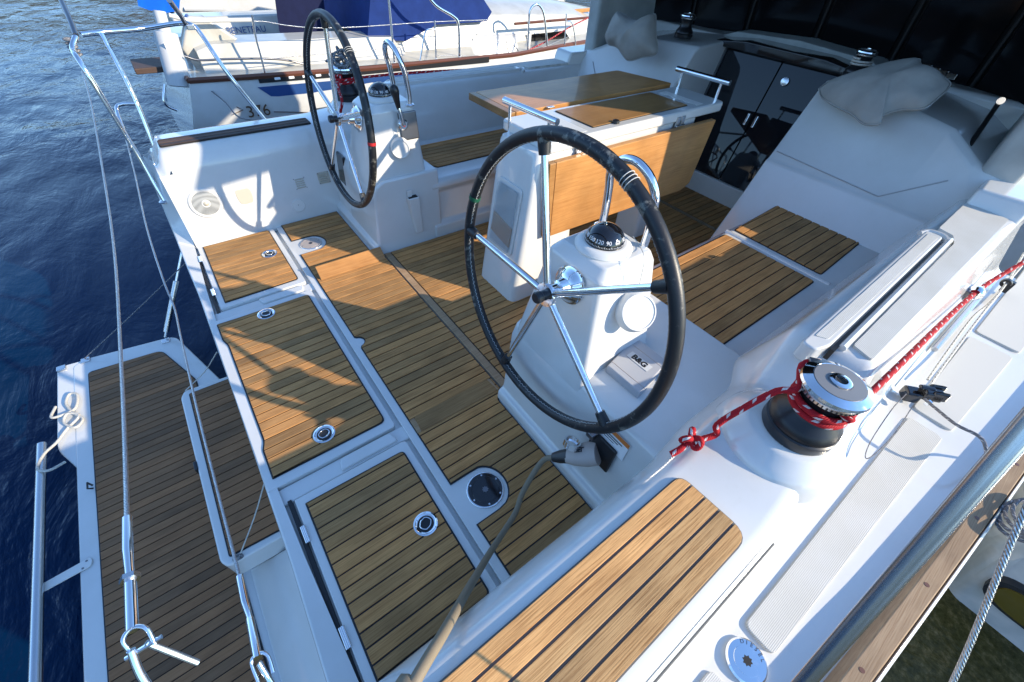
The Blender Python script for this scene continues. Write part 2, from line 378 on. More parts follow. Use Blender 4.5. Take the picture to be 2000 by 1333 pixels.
# ------------------------------------------------------------------ water
wz = -0.86
wat = MB().add([(-300, -200, wz), (400, -200, wz), (400, 500, wz), (-300, 500, wz)], [(0, 1, 2, 3)]).build('water', 'water', None, 0)
tag(wat, kind='structure', label='rippled blue harbour water')

# ------------------------------------------------------------------ the yacht
Y = empty('sailing_yacht', (0, 0, 0), 'white fibreglass sailing yacht with teak planked cockpit and twin helms', 'sailing yacht')
def yp(mb, name, m='gelcoat', smooth=40, bevel=0.0, seg=2, **k): return mb.build(name, m, Y, smooth, bevel, seg, **k)
def hullw(x): return 2.045 + 0.085 * x - 0.004 * x * x

# sole moulding and drainage channels
yp(MB().box((-0.27, -1.46, -0.12), (0.40, 1.46, -0.034)), 'channel_floor')
yp(MB().prism(rpoly([(0.287, -1.46), (3.56, -1.46), (3.56, 1.46), (0.287, 1.46)], 0), -0.12, -0.004), 'sole_moulding', bevel=0.004)
# ledges between the three lids
for s in (1, -1):
    yp(MB().box((-0.275, s * 0.592 - 0.0 if s > 0 else -0.667, -0.11), (0.30, s * 0.667 if s > 0 else -0.592, -0.016)), 'ledge', bevel=0.006)
    yp(MB().prism(rpoly([(0.0, s * 0.602), (0.225, s * 0.602), (0.24, s * 0.657), (-0.015, s * 0.657)], 0.012), -0.03, -0.002), 'ledge_rib', bevel=0.006)

def lid(poly, teakpoly, lab, latch, hinges, y0):
    h = empty('locker_lid', (poly[0][0], poly[0][1], -0.06), lab, 'hatch')
    under(h, MB().prism(poly, -0.06, -0.003).build('lid_moulding', 'gelcoat', None, 40, 0.005, 2))
    p = planked(h, 'teak_panel', teakpoly, 0.0, y0=y0, matn='teak_deck')
    for (lx, ly, a) in latch:
        l = MB().lathe([(0.0, 0.0), (0.040, 0.0), (0.046, 0.002), (0.046, 0.008), (0.040, 0.010), (0.036, 0.0065), (0.0, 0.0060)], (lx, ly, 0.003), n=36).build('latch', 'chrome', None, 50); under(h, l)
        ca, sa = math.cos(a), math.sin(a)
        ring = [(lx + ca * u - sa * v, ly + sa * u + ca * v, 0.0125) for u, v in [(0.024 * math.cos(t) * (1.0 if abs(math.cos(t)) < .6 else .82), 0.022 * math.sin(t)) for t in [k * math.pi / 10 for k in range(20)]]]
        MB().tube(ring, 0.0032, 6, True).build('latch_ring', 'chrome', l, 60)
        MB().lathe([(0.0, 0.0), (0.031, 0.0), (0.031, 0.0008), (0.0, 0.0008)], (lx, ly, 0.0096), n=20).build('latch_recess', 'black_plastic', l, 60)
    for (hx, hy) in hinges:
        k = MB()
        for d in (-0.009, 0, 0.009): k.tube([(hx + d * 0.6, hy - 0.035, 0.0), (hx + d * 0.6, hy + 0.035, 0.0)], 0.0045, 8)
        under(h, k.build('hinge', 'chrome', None, 50))
    return h
def flip(l): return [(x, -y) for x, y in l]
lidA = rpoly([(-0.208, 0.676), (0.266, 0.676), (0.266, 1.425), (-0.208, 1.40)], [0.004, 0.02, 0.03, 0.01])
tA = rpoly([(-0.178, 0.714), (0.236, 0.720), (0.236, 1.392), (-0.178, 1.386)], [0.004, 0.022, 0.022, 0.004])
lid(lidA, tA, 'square teak faced locker lid beside the port coaming', [(0.162, 1.075, 0.3)], [(-0.213, 1.25), (-0.213, 0.85)], 0.714)
lid(flip(lidA)[::-1], flip(tA)[::-1], 'square teak faced locker lid beside the starboard coaming', [(0.165, -1.055, 2.2)], [(-0.213, -0.83), (-0.213, -1.22)], -1.39)
lidB = rpoly([(-0.282, -0.585), (0.264, -0.585), (0.264, 0.585), (-0.282, 0.585)], [0.004, 0.02, 0.02, 0.004])
tB = rpoly([(-0.252, 0.541), (-0.251, 0.40), (-0.236, 0.345), (-0.236, -0.345), (-0.251, -0.385), (-0.252, -0.541), (0.237, -0.541), (0.237, 0.541)], [0.003, 0.01, 0.02, 0.02, 0.01, 0.003, 0.03, 0.022])
lid(lidB, tB, 'large teak faced centre lid in the cockpit sole', [(-0.010, 0.482, 1.2), (-0.012, -0.457, -1.2)], [], -0.541)
# dark strips in place of the shade in the open channels
for (x0, y0, y1) in ((-0.224, 0.66, 1.28), (-0.224, -1.40, -0.66)):
    yp(MB().box((x0 - 0.009, y0, -0.033), (x0 + 0.006, y1, -0.012)), 'slot_shade', 'caulk', 0)

# main sole planking
drainS = [(0.322, -0.972), (0.405, -0.972)] + [(0.435 + 0.084 * math.cos(a), -1.068 + 0.098 * math.sin(a)) for a in [math.radians(d) for d in range(75, -80, -12)]] + [(0.43, -1.166), (0.322, -1.166)]
notch = [(0.322, 0.05)] + [(0.324 + 0.036 * math.cos(math.radians(d)), 0.004 + 0.036 * math.sin(math.radians(d))) for d in range(80, -81, -20)] + [(0.322, -0.045)]
drainP = [(x, -y) for x, y in drainS[::-1]]
aft_poly = [(0.322, 1.408), ] + drainP + notch + drainS + [(0.322, -1.412), (0.40, -1.400), (0.732, -1.396), (0.732, -0.735), (0.768, -0.690), (0.783, -0.682), (0.783, 0.700), (0.765, 0.705), (0.727, 0.752), (0.727, 1.408)]
planked(Y, 'sole_planking', aft_poly, 0.0, y0=-1.40, margin=0.006)
st = MB().prism([(0.7865, -0.676), (0.828, -0.676), (0.828, 0.688), (0.7865, 0.688)], -0.004, 0.006).build('cross_plank', 'teak_rail', Y, 0, 0.001, 1)
fwd_poly = [(0.832, -0.676), (3.072, -0.69), (3.072, 0.66), (0.832, 0.690)]
planked(Y, 'sole_planking', fwd_poly, 0.0, y0=-1.40, margin=0.003)
MB().prism([(3.076, -0.69), (3.112, -0.69), (3.112, 0.66), (3.076, 0.66)], -0.004, 0.006).build('cross_plank', 'teak_rail', Y, 0, 0.001, 1)
planked(Y, 'sole_planking', [(3.116, -0.60), (3.52, -0.60), (3.52, 0.60), (3.116, 0.60)], 0.0, y0=-1.40, margin=0.003)

# folding foot braces: port one raised, starboard one flat
fb = MB().loft([[(x, 0.622, 0.008), (x, 0.630, 0.004), (x, 0.700, 0.060), (x, 0.694, 0.066)] for x in (0.345, 0.772)]).build('foot_brace', 'teak_table', Y, 0, 0.002, 1); fb['label'] = 'raised teak foot brace'
MB().loft([[(x, 0.635, 0.004), (x, 0.697, 0.004), (x, 0.697, 0.052)] for x in (0.36, 0.372)]).build('brace_arm', 'dark_steel', Y, 0)
fs = MB().prism([(0.352, -0.598), (0.752, -0.598), (0.76, -0.685), (0.342, -0.685)], 0.0, 0.0085).build('foot_brace', 'teak_deck', Y, 0, 0.001, 1); fs['label'] = 'foot brace folded flat into the sole'
for x in (0.337, 0.755): MB().box((x - 0.011, -0.683, 0), (x + 0.011, -0.60, 0.0075)).build('brace_block', 'teak_rail', Y, 0, 0.001, 1)

# drains in the sole: chrome ring and cap, starboard with dark inspection lid, port with pale plate
def deck_plate(cx, cy, r, lidm, lab):
    o = MB().lathe([(0, 0), (r, 0), (r, 0.004), (r * 0.97, 0.006), (r * 0.93, 0.006), (r * 0.92, 0.0045), (0, 0.0045)], (cx, cy, -0.004), n=48).build('inspection_plate', 'chrome', Y, 50); o['label'] = lab
    d = MB().lathe([(0, 0), (r * 0.91, 0), (r * 0.91, 0.002), (r * 0.74, 0.002), (r * 0.73, 0.0012), (r * 0.71, 0.0012), (r * 0.70, 0.002), (0, 0.0025)], (cx, cy, 0.0006), n=48).build('plate_lid', lidm, o, 40)
    star = [(cx + (0.014 if k % 2 else 0.010) * math.cos(k * math.pi / 8), cy + (0.014 if k % 2 else 0.010) * math.sin(k * math.pi / 8)) for k in range(16)]
    MB().prism(star, 0.002, 0.0042).build('key_socket', 'dark_steel', o, 0)
    k = MB()
    for a in range(6): k.lathe([(0, 0), (0.0042, 0), (0.0042, 0.001), (0, 0.0012)], (cx + r * 0.82 * math.cos(a * 1.047 + .2), cy + r * 0.82 * math.sin(a * 1.047 + .2), 0.0026), n=10)
    k.build('screw_heads', 'steel', o, 40)
deck_plate(0.428, -1.070, 0.077, 'black_gloss', 'dark round inspection plate with chrome ring beside the starboard lid')
deck_plate(0.424, 1.073, 0.072, 'grey_plastic', 'pale round inspection plate beside the port lid')

# ---- transom, quarter, hull
for s in (1, -1):
    prof = []
    for (x, wv_, z) in [(-0.286, 0.0, -0.006), (-0.290, 0.9, -0.006), (-0.300, 1.25, 0.0), (-0.300, 1.48, 0.03), (-0.292, 1.62, 0.12), (-0.275, 1.76, 0.28), (-0.25, 1.88, 0.44)]: prof.append((x, s * wv_, z))
    inner = [(-0.262, 0.0, -0.006), (-0.24, 0.9, -0.006), (-0.225, 1.25, -0.004), (-0.218, 1.42, 0.0), (-0.19, 1.50, 0.14), (-0.19, 1.56, 0.30), (-0.19, 1.66, 0.46)]
    inner = [(x, s * yy, z) for x, yy, z in inner]
    low = [(-0.30 - 0.10 * (1 if k else 0) * 0, s * v * 0.99, -0.55 - 0.0 * k) for k, v in enumerate((0, 0.9, 1.25, 1.45, 1.56, 1.66, 1.74))]
    bot = [(-0.05, s * v * 0.9, -1.0) for v in (0, 0.9, 1.25, 1.4, 1.5, 1.58, 1.64)]
    yp(MB().sheet([inner, prof, low, bot]), 'transom', bevel=0.012, fixn=False if s > 0 else False)
    hs = []
    for x in (-0.25, 0.2, 1.0, 2.0, 3.5, 5.0, 7.0, 9.0):
        hw = hullw(x) if x < 5 else hullw(5) - 0.12 * (x - 5) ** 1.4
        hw = max(hw, .3); e = 0.12 if x < 0 else 0
        hs.append([(x, s * (hw - e), 0.44), (x, s * (hw + 0.01 - e), 0.1), (x, s * (hw * 0.97 - e), -0.5), (x, s * hw * 0.86, -1.1)])
    yp(MB().sheet(hs), 'hull_side', 'hull_paint')

# ---- coamings: one section blended along the boat, rounded at every knuckle
SA = [(1.405, -0.03), (1.475, 0.50), (1.525, 0.578), (1.805, 0.578), (1.85, 0.445), (None, 0.435)]
SB = [(1.400, -0.03), (1.440, 0.49), (1.51, 0.600), (1.785, 0.604), (1.842, 0.446), (None, 0.44)]
SF = [(1.325, -0.03), (1.365, 0.46), (1.475, 0.742), (1.715, 0.750), (1.80, 0.447), (None, 0.44)]
def blend(A, B, t): return [((None if p[0] is None else p[0] * (1 - t) + q[0] * t), p[1] * (1 - t) + q[1] * t) for p, q in zip(A, B)]
def sstep(a, b, x): t = max(0, min(1, (x - a) / (b - a))); return t * t * (3 - 2 * t)
def coam(x):
    q = blend(blend(SA, SB, sstep(0.74, 1.0, x)), SF, sstep(1.22, 1.42, x))
    q = [(hullw(x) - 0.02 if a is None else a, b) for a, b in q]
    rr_ = [0, 0.05, 0.035, 0.035, 0.04, 0]
    return rpoly_open(q, rr_)
def rpoly_open(pts, R, n=4):
    out = []
    for i, p in enumerate(pts):
        p = Vector(p)
        if R[i] <= 0: out.append(tuple(p)); continue
        d1 = (Vector(pts[i - 1]) - p).normalized(); d2 = (Vector(pts[i + 1]) - p).normalized()
        for k in range(n + 1):
            t = k / n; out.append(tuple((p + d1 * R[i] * (1 - t)) * (1 - t) + (p + d2 * R[i] * t) * t))
    return out
for s in (1, -1):
    xs_ = [-0.20, -0.19, -0.17, -0.13, 0.0, 0.2, 0.4, 0.6] + [0.72 + 0.02 * k for k in range(15)] + [1.06, 1.12] + [1.18 + 0.02 * k for k in range(14)] + [1.6, 1.9, 2.2, 2.5, 2.9, 3.25]
    rows = []
    for x in xs_:
        q = coam(x); dz = 0.10 * (1 - sstep(-0.20, -0.13, x))
        rows.append([(x, s * a, b - dz if b > 0.46 else b) for a, b in q])
    c = yp(MB().sheet(rows), 'coaming', smooth=75)
    c['label'] = ('port' if s > 0 else 'starboard') + ' cockpit coaming moulding'
    # closing face at the aft end of the coaming
    e = rows[0]
    yp(MB().add(e + [(-0.26, s * 1.90, 0.40), (-0.27, s * 1.72, 0.24), (-0.25, s * 1.5, 0.05), (-0.21, s * 1.405, -0.03)], [list(range(len(e) + 4))]), 'coaming_end', smooth=0)
    # teak pad on top, planks fore and aft
    pad = rpoly([(-0.14, s * 1.562), (0.742, s * 1.562), (0.752, s * 1.772), (-0.14, s * 1.772)], [0.02, 0.035, 0.05, 0.02]) if s < 0 else rpoly([(-0.13, 1.545), (0.75, 1.545), (0.75, 1.66), (-0.13, 1.66)], 0.02)
    planked(Y, 'teak_pad', pad, 0.583, pitch=0.0425, gap=0.006, matn='teak_pad' if s < 0 else 'teak_dark', caulk='caulk_grey' if s < 0 else 'caulk', y0=1.545 if s > 0 else -1.772, margin=0.004)  # port pad planks coloured darker for the shade they lie in
    # side deck ribbed panels, divided by plain margins
    for (x0, x1, w0, w1) in ((0.64, 1.72, 1.893, 1.970), (1.78, 2.46, 1.885, 2.01), (2.52, 3.6, 1.89, 2.05)):
        yp(MB().prism(rpoly([(x0, s * w0), (x1, s * w0), (x1, s * (w1 + 0.03)), (x0, s * w1)], 0.02), 0.437, 0.4525), 'antislip_panel', 'nonskid' if x0 < 1.7 else 'nonskid_flat', 0, 0.002)
    yp(MB().prism(rpoly([(0.0, s * 1.895), (0.50, s * 1.895), (0.50, s * 1.965), (0.0, s * 1.95)], 0.02), 0.43, 0.4505), 'antislip_panel', 'nonskid', 0, 0.002)
    # coaming locker lid with its own ribbed strip and a dark strip for the shade in the gap beside it
    yp(MB().prism(rpoly([(1.30, s * 1.525), (2.50, s * 1.490), (2.50, s * 1.558), (1.36, s * 1.588), (1.30, s * 1.57)], 0.02), 0.70, 0.766), 'coaming_lid', bevel=0.008)
    yp(MB().prism(rpoly([(1.36, s * 1.538), (2.46, s * 1.508), (2.47, s * 1.545), (1.38, s * 1.570)], 0.008), 0.76, 0.7685), 'antislip_strip', 'nonskid', 0)
    yp(MB().prism([(1.36, s * 1.592), (2.46, s * 1.562), (2.44, s * 1.574), (1.36, s * 1.606)], 0.70, 0.7555), 'gutter_shade', 'black_plastic', 0)
    yp(MB().tube(spline([(1.40, s * 1.612, 0.752), (2.42, s * 1.584, 0.756), (2.49, s * 1.578, 0.756), (2.53, s * 1.55, 0.756), (2.535, s * 1.50, 0.750), (2.50, s * 1.478, 0.742)], 5), 0.012, 8), 'gutter_lip')
    yp(MB().prism(rpoly([(1.44, s * 1.628), (2.50, s * 1.602), (2.58, s * 1.575), (2.60, s * 1.515), (3.05, s * 1.50), (3.02, s * 1.680), (1.42, s * 1.690)], 0.012), 0.72, 0.7575), 'antislip_panel', 'nonskid', 0)
    # moulded boss under the primary winch
    yp(MB().lathe([(0.185, -0.03), (0.172, 0.022), (0.152, 0.048), (0.132, 0.064), (0.124, 0.074), (0.114, 0.080), (0.0, 0.082)], (1.085, s * 1.662, 0.580), n=56), 'winch_boss', smooth=50)
    # toe rail: teak cap on a pale plinth, plugs over the fastenings
    rail_in, rail_o = [], []
    xs = [(-0.2 if s < 0 else 0.9) + 0.2 * k for k in range(20 if s < 0 else 14)]
    rr = [[(x, s * (hullw(x) - 0.034), 0.42), (x, s * (hullw(x) - 0.030), 0.492), (x, s * (hullw(x) + 0.012), 0.492), (x, s * (hullw(x) + 0.016), 0.42)] for x in xs]
    tr = yp(MB().loft(rr), 'toe_rail', 'teak_rail', 30, 0.004)
    yp(MB().loft([[(x, s * (hullw(x) + 0.016), 0.36), (x, s * (hullw(x) + 0.017), 0.487), (x, s * (hullw(x) + 0.026), 0.48), (x, s * (hullw(x) + 0.026), 0.36)] for x in xs]), 'rubbing_strip', 'hull_paint', 30, 0.003)
    k = MB()
    for j in range(0 if s < 0 else 3, 9): k.lathe([(0, 0), (0.006, 0), (0.006, 0.0006), (0, 0.0006)], (0.1 + 0.33 * j, s * (hullw(0.1 + 0.33 * j) - 0.012), 0.4922), n=14)
    k.build('wood_plugs', 'brown_rail', tr, 0)
    # helm moulding and seat
    hm = [(0.735, -0.03), (0.740, 0.045), (0.768, 0.062), (0.772, 0.08), (0.800, 0.40), (0.822, 0.452), (0.875, 0.48), (1.44 if s < 0 else 1.25, 0.48), (1.44 if s < 0 else 1.25, -0.03)]
    yp(MB().loft([[(x, s * wv_, z) for x, z in hm] for wv_ in (0.705, 0.75, 1.50)]), 'helm_seat', bevel=0.016, seg=3)
    sp = [(0.695, -0.03), (0.695, 0.08), (0.725, 0.105), (0.735, 0.31), (0.700, 0.355), (0.705, 0.386), (0.735, 0.402), (1.42, 0.402), (1.42, -0.03)]
    yp(MB().loft([[(x, s * wv_, z) for wv_, z in sp] for x in (1.19, 3.12)]), 'seat', bevel=0.012, seg=3)
    wi = 0.738 if s < 0 else 0.88
    x0 = 1.40 if s < 0 else 1.30
    a = rpoly([(x0, s * (wi + 0.06)), (x0 + 0.04, s * wi), (2.34, s * wi), (2.34, s * 1.275), (x0, s * 1.275)], [0.0, 0.0, 0.02, 0.02, 0.02])
    planked(Y, 'seat_planking', a, 0.404, pitch=0.053, y0=wi if s > 0 else -1.275, margin=0.006)
    b = rpoly([(2.43, s * wi), (3.10, s * (wi - 0.03)), (3.10, s * 1.235), (2.43, s * 1.265)], 0.02)
    planked(Y, 'seat_planking', b, 0.404, pitch=0.053, y0=wi if s > 0 else -1.275, margin=0.006)
    yp(MB().tube([(2.385, s * 0.72, 0.398), (2.385, s * 1.33, 0.398)], 0.014, 8), 'seat_ridge')

# ---- cabin bulkheads, companionway, coachroof
for s in (1, -1):
    bx = lambda z: 2.69 + 0.66 * z
    g = MB()
    prof = lambda wv_, top: [(bx(0.0), s * wv_, -0.03), (bx(0.44), s * wv_, 0.44), (bx(0.60) - 0.02, s * wv_, 0.60), (bx(0.62), s * wv_, 0.62), (bx(top - 0.03), s * wv_, top - 0.03), (bx(top) + 0.03, s * wv_, top), (4.2, s * wv_, top + 0.04), (4.2, s * wv_, -0.03)]
    yp(MB().loft([prof(0.475, 1.03), prof(0.50, 1.035), prof(0.95, 1.01), prof(1.22, 0.97), prof(1.40, 0.88), prof(1.56, 0.82)]), 'cabin_bulkhead', bevel=0.014, seg=3)
    # raised shoulder where the coaming meets the dodger
    yp(MB().loft([[(3.0 + 0.02 * k, s * 1.50, z0), (3.55, s * 1.46, z0), (3.55, s * 1.74, z0), (3.02 + 0.02 * k, s * 1.72, z0)] for k, z0 in enumerate((0.50, 0.70, 0.78, 0.83))]), 'coaming_shoulder', bevel=0.02, seg=3)
for s in (1, -1):
    bz = lambda wv_, z: Vector((bx(z) - 0.004, s * wv_, z))
    MB().tube([bz(0.50, 0.655), bz(1.15, 0.625), bz(1.36, 0.78)], 0.0035, 6).build('moulding_seam', 'seam_grey', Y, 60)
yp(MB().box((3.52, -0.48, -0.05), (3.60, 0.48, 0.165)), 'companionway_sill', bevel=0.008)
yp(MB().prism([(3.90, -1.4), (7.5, -1.2), (7.5, 1.2), (3.90, 1.4)], 0.80, 1.055), 'coachroof', bevel=0.03)
yp(MB().box((3.86, -0.47, -0.05), (3.90, 0.47, 1.03)), 'cabin_opening', 'hole_shade', 0)
yp(MB().loft([[(x, -0.62, 1.055), (x, -0.5, 1.10), (x, 0, 1.125), (x, 0.5, 1.10), (x, 0.62, 1.055)] for x in (3.88, 4.6)]), 'hatch_garage', 'dodger_lining', bevel=0.01)
yp(MB().loft([[(x, -0.55, z), (x, -0.3, z + 0.03), (x, 0.3, z + 0.03), (x, 0.55, z), (x, 0.55, z - 0.035), (x, -0.55, z - 0.035)] for x, z in ((3.70, 1.05), (3.90, 1.06))]), 'sliding_hatch', 'black_gloss', bevel=0.008)
dr = empty('companionway_door', (3.5, 0, 0.16), 'dark smoked acrylic double door closing the companionway', 'door')
for s in (1, -1):
    e = MB().add([(3.545, s * 0.004, 0.16), (3.545, s * 0.465, 0.16), (3.77, s * 0.475, 1.02), (3.77, s * 0.004, 1.02), (3.557, s * 0.004, 0.16), (3.557, s * 0.465, 0.16), (3.782, s * 0.475, 1.02), (3.782, s * 0.004, 1.02)], [(0, 1, 2, 3), (7, 6, 5, 4), (0, 4, 5, 1), (1, 5, 6, 2), (2, 6, 7, 3), (3, 7, 4, 0)])
    under(dr, e.build('door_leaf', 'smoked_acrylic', None, 0, 0.002, 1))
    under(dr, MB().obox((3.655, s * 0.035, 0.62), (0.012, 0.018, 0.085), Matrix.Rotation(0.25, 3, 'Y')).build('door_handle', 'chrome', None, 0, 0.003))
    under(dr, MB().tube([(3.54, s * 0.46, 0.17), (3.765, s * 0.47, 1.02)], 0.012, 8).build('door_edge', 'black_plastic'))
under(dr, MB().lathe([(0, 0), (0.028, 0), (0.028, 0.008), (0.012, 0.012), (0, 0.012)], (3.732, -0.09, 0.90), (-1, 0, 0.25), 20).build('lock', 'steel'))

# ------------------------------------------------------------------ swim platform
PZ = -0.65
sw = empty('swim_platform', (-0.9, 0, PZ), 'fold down swim platform of grey teak planks in a white frame over the water', 'swim platform')
outer = rpoly([(-1.16, 1.55), (-0.62, 1.475), (-0.44, 0.86), (-0.42, 0.80), (-0.44, -0.80), (-0.44, -1.02), (-0.62, -1.475), (-1.16, -1.55), (-1.215, -1.5), (-1.215, 1.5)], [0.02, 0.06, 0.02, 0.01, 0.01, 0.02, 0.06, 0.02, 0.02, 0.02])
under(sw, MB().prism(outer, PZ - 0.09, PZ - 0.004).build('platform_moulding', 'gelcoat', None, 40, 0.012, 3))
under(sw, MB().prism(rpoly([(-1.16, 1.545), (-1.30, 1.56), (-1.30, 0.80), (-1.22, 0.62), (-1.16, 0.45)], [0.0, 0.02, 0.06, 0.03, 0.0]), PZ - 0.085, PZ - 0.008).build('platform_lip', 'gelcoat', None, 40, 0.010, 3))
under(sw, MB().prism(rpoly([(-1.16, -1.545), (-1.30, -1.56), (-1.30, -1.10), (-1.22, -0.95), (-1.16, -0.85)], [0.0, 0.02, 0.06, 0.03, 0.0]), PZ - 0.085, PZ - 0.008).build('platform_lip', 'gelcoat', None, 40, 0.010, 3))
tp = rpoly([(-1.132, 1.385), (-0.715, 1.352), (-0.565, 0.93), (-0.565, -0.40), (-0.60, -0.45), (-0.595, -1.05), (-0.715, -1.352), (-1.132, -1.385)], [0.03, 0.05, 0.03, 0.01, 0.01, 0.03, 0.05, 0.03])
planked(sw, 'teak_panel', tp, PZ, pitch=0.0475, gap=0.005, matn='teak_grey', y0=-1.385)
under(sw, MB().tube([(-1.35, 0.86, PZ + 0.02), (-1.35, -0.9, PZ + 0.02)], 0.021, 14).build('boarding_rail', 'steel'))
under(sw, MB().prism(rpoly([(-1.335, -0.02), (-1.335, -0.065), (-1.16, -0.055), (-1.16, -0.005)], [0, 0, 0.02, 0.02]), PZ, PZ + 0.005).build('rail_bracket', 'white_plastic', None, 30, 0.001, 1))
under(sw, MB().lathe([(0, 0), (0.005, 0), (0.004, 0.003), (0, 0.003)], (-1.18, -0.018, PZ + 0.005), n=10).build('screw', 'dark_steel'))
under(sw, MB().lathe([(0, 0), (0.005, 0), (0.004, 0.003), (0, 0.003)], (-1.195, -0.048, PZ + 0.005), n=10).build('screw', 'dark_steel'))
for px, py in ((-1.27, 1.52), (-1.14, 1.52), (-0.68, 1.44)):
    under(sw, MB().obox((px, py, PZ), (0.05, 0.045, 0.016)).build('pad_eye', 'steel', None, 30, 0.004))
under(sw, MB().tube([(-1.14, 0.42, PZ + 0.004), (-1.15, 0.43, PZ + 0.03), (-1.15, 0.39, PZ + 0.03), (-1.14, 0.40, PZ + 0.004)], 0.005, 6).build('pad_eye', 'black_plastic'))
# sloping inner apron of the platform on the starboard quarter
under(sw, MB().loft([[(-0.565, -0.50, PZ + 0.0), (-0.57, -1.5, PZ + 0.0), (-0.40, -1.5, PZ + 0.10), (-0.335, -0.9, PZ + 0.14), (-0.345, -0.585, PZ + 0.15)], [(-0.555, -0.52, PZ + 0.02), (-0.56, -1.5, PZ + 0.02), (-0.40, -1.48, PZ + 0.13), (-0.345, -0.9, PZ + 0.17), (-0.355, -0.60, PZ + 0.18)]]).build('platform_apron', 'gelcoat', None, 30, 0.01))
SZ = -0.39
stp = empty('boarding_step', (-0.45, 0, SZ), 'teak topped boarding step with raised white rim below the transom', 'step')
under(stp, MB().prism(rpoly([(-0.29, 0.565), (-0.575, 0.585), (-0.60, 0.54), (-0.60, -0.53), (-0.575, -0.57), (-0.29, -0.575)], [0, 0.02, 0.02, 0.02, 0.02, 0]), SZ - 0.14, SZ - 0.003).build('step_moulding', 'gelcoat', None, 40, 0.012, 3))
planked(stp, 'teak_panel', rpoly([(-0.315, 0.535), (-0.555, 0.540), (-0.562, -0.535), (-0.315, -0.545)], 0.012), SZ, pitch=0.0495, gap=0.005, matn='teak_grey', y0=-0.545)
under(stp, MB().box((-0.612, 0.0, SZ - 0.05), (-0.596, 0.055, SZ + 0.0)).build('step_latch', 'black_plastic', None, 0, 0.004))
def rope_obj(name, pts, r, m, label, cat='rope', n=8, k=8, group=None, smooth=True):
    o = MB().tube(spline(pts, k) if smooth else pts, r, n).build(name, m, None, 60); return tag(o, label, cat, group)
rope_obj('lanyard', [(-0.302, 0.40, -0.06), (-0.44, 0.60, -0.33), (-0.568, 0.575, SZ)], 0.003, 'rope_plain', 'thin cord from transom down to the port end of the boarding step', k=3)
rope_obj('lanyard', [(-0.30, -0.47, -0.10), (-0.40, -0.50, -0.25), (-0.525, -0.555, SZ)], 0.003, 'rope_plain', 'thin cord from transom down to the starboard end of the boarding step', k=3)
cl = MB()
for k in range(3): cl.tube([(-0.53 + 0.018 * math.cos(a) * (1 - k * .2), -0.56 + 0.012 * math.sin(a), SZ + 0.004 + 0.003 * k + 0.004 * math.sin(3 * a)) for a in [j * math.pi / 8 for j in range(16)]], 0.0035, 6, True)
tag(cl.build('cord_coil', 'rope_grey'), 'small grey knotted cord on the corner of the boarding step', 'rope')
lp = spline([(-1.30, 1.16, PZ), (-1.315, 1.07, PZ + .01), (-1.27, 1.05, PZ + .012), (-1.20, 1.07, PZ + .01), (-1.185, 1.18, PZ + .014), (-1.225, 1.22, PZ + .01), (-1.245, 1.14, PZ + .006), (-1.20, 1.02, PZ + .01), (-1.165, 0.95, PZ + .01), (-1.20, 0.90, PZ + .014), (-1.255, 0.98, PZ + .008), (-1.235, 1.04, PZ + .016), (-1.18, 0.99, PZ + .012), (-1.245, 0.92, PZ + .006), (-1.29, 0.84, PZ + .01), (-1.33, 0.76, PZ + .035), (-1.35, 0.66, PZ + .045), (-1.31, 0.63, PZ + .03), (-1.255, 0.67, PZ + .004)], 6)
tag(MB().tube(lp, 0.0075, 8).build('mooring_line', 'rope_plain', None, 60), 'white rope lying in loops on the edge of the swim platform', 'rope')
# gas strut and guy from transom to platform
gs = empty('gas_strut', (-0.262, 1.60, -0.02), 'grey gas strut between port quarter and swim platform', 'gas strut')
a_, b_ = Vector((-0.262, 1.63, -0.035)), Vector((-0.672, 1.46, PZ + 0.02)); m__ = a_.lerp(b_, 0.42)
under(gs, MB().tube([a_, m__], 0.0075, 10).build('rod', 'chrome')); under(gs, MB().tube([m__, a_.lerp(b_, 0.5), b_.lerp(a_, 0.06)], 0.0175, 14).build('cylinder', 'steel'))
under(gs, MB().tube([b_.lerp(a_, 0.06), b_], 0.008, 8).build('end_fitting', 'steel')); under(gs, MB().obox(a_ + Vector((0.01, 0.02, 0.01)), (0.03, 0.06, 0.045)).build('end_bracket', 'steel', None, 0, 0.006))
rope_obj('guy_line', [(-0.30, 1.45, -0.10), (-0.72, 1.50, -0.38), (-1.14, 1.53, PZ + 0.01)], 0.0035, 'rope_grey', 'grey cord from port quarter to outer corner of swim platform', k=4)

# ------------------------------------------------------------------ port pushpit, stern lifelines, near stanchion
def rail(root, name, pts, r=0.0135, m='chrome', n=12, k=6): return under(root, MB().tube(spline(pts, k), r, n).build(name, m, None, 60))
pp = empty('pushpit', (0.1, 2.0, 0.45), 'stainless steel tube pushpit on the port quarter over the water', 'guard rail')
rail(pp, 'top_rail', [Q(158, 68, z=1.05), Q(210, 62, z=1.05), Q(280, 56, z=1.05), Q(350, 46, z=1.05), Q(375, 50, z=1.04), Q(392, 66, z=1.0), (0.42, 2.05, 0.80), (0.56, 2.03, 0.46)])
rail(pp, 'aft_leg', [Q(148, 72, z=1.045), Q(142, 98, z=1.0), Q(165, 135, z=0.94), (-0.262, 1.76, 0.50), (-0.256, 1.68, 0.22)], k=6)
rail(pp, 'brace', [Q(198, 66, z=1.05), Q(262, 190, z=0.76), (-0.17, 1.82, 0.46)], 0.012, k=3)
rail(pp, 'step_hoop', [Q(245, 265, z=0.52), Q(228, 215, z=0.60), Q(238, 204, z=0.62), Q(268, 203, z=0.62)], 0.011)
rail(pp, 'upright', [Q(119, 0, z=1.16), Q(136, 38, z=1.1), Q(148, 70, z=1.05)], 0.014, 'dark_steel', k=3)
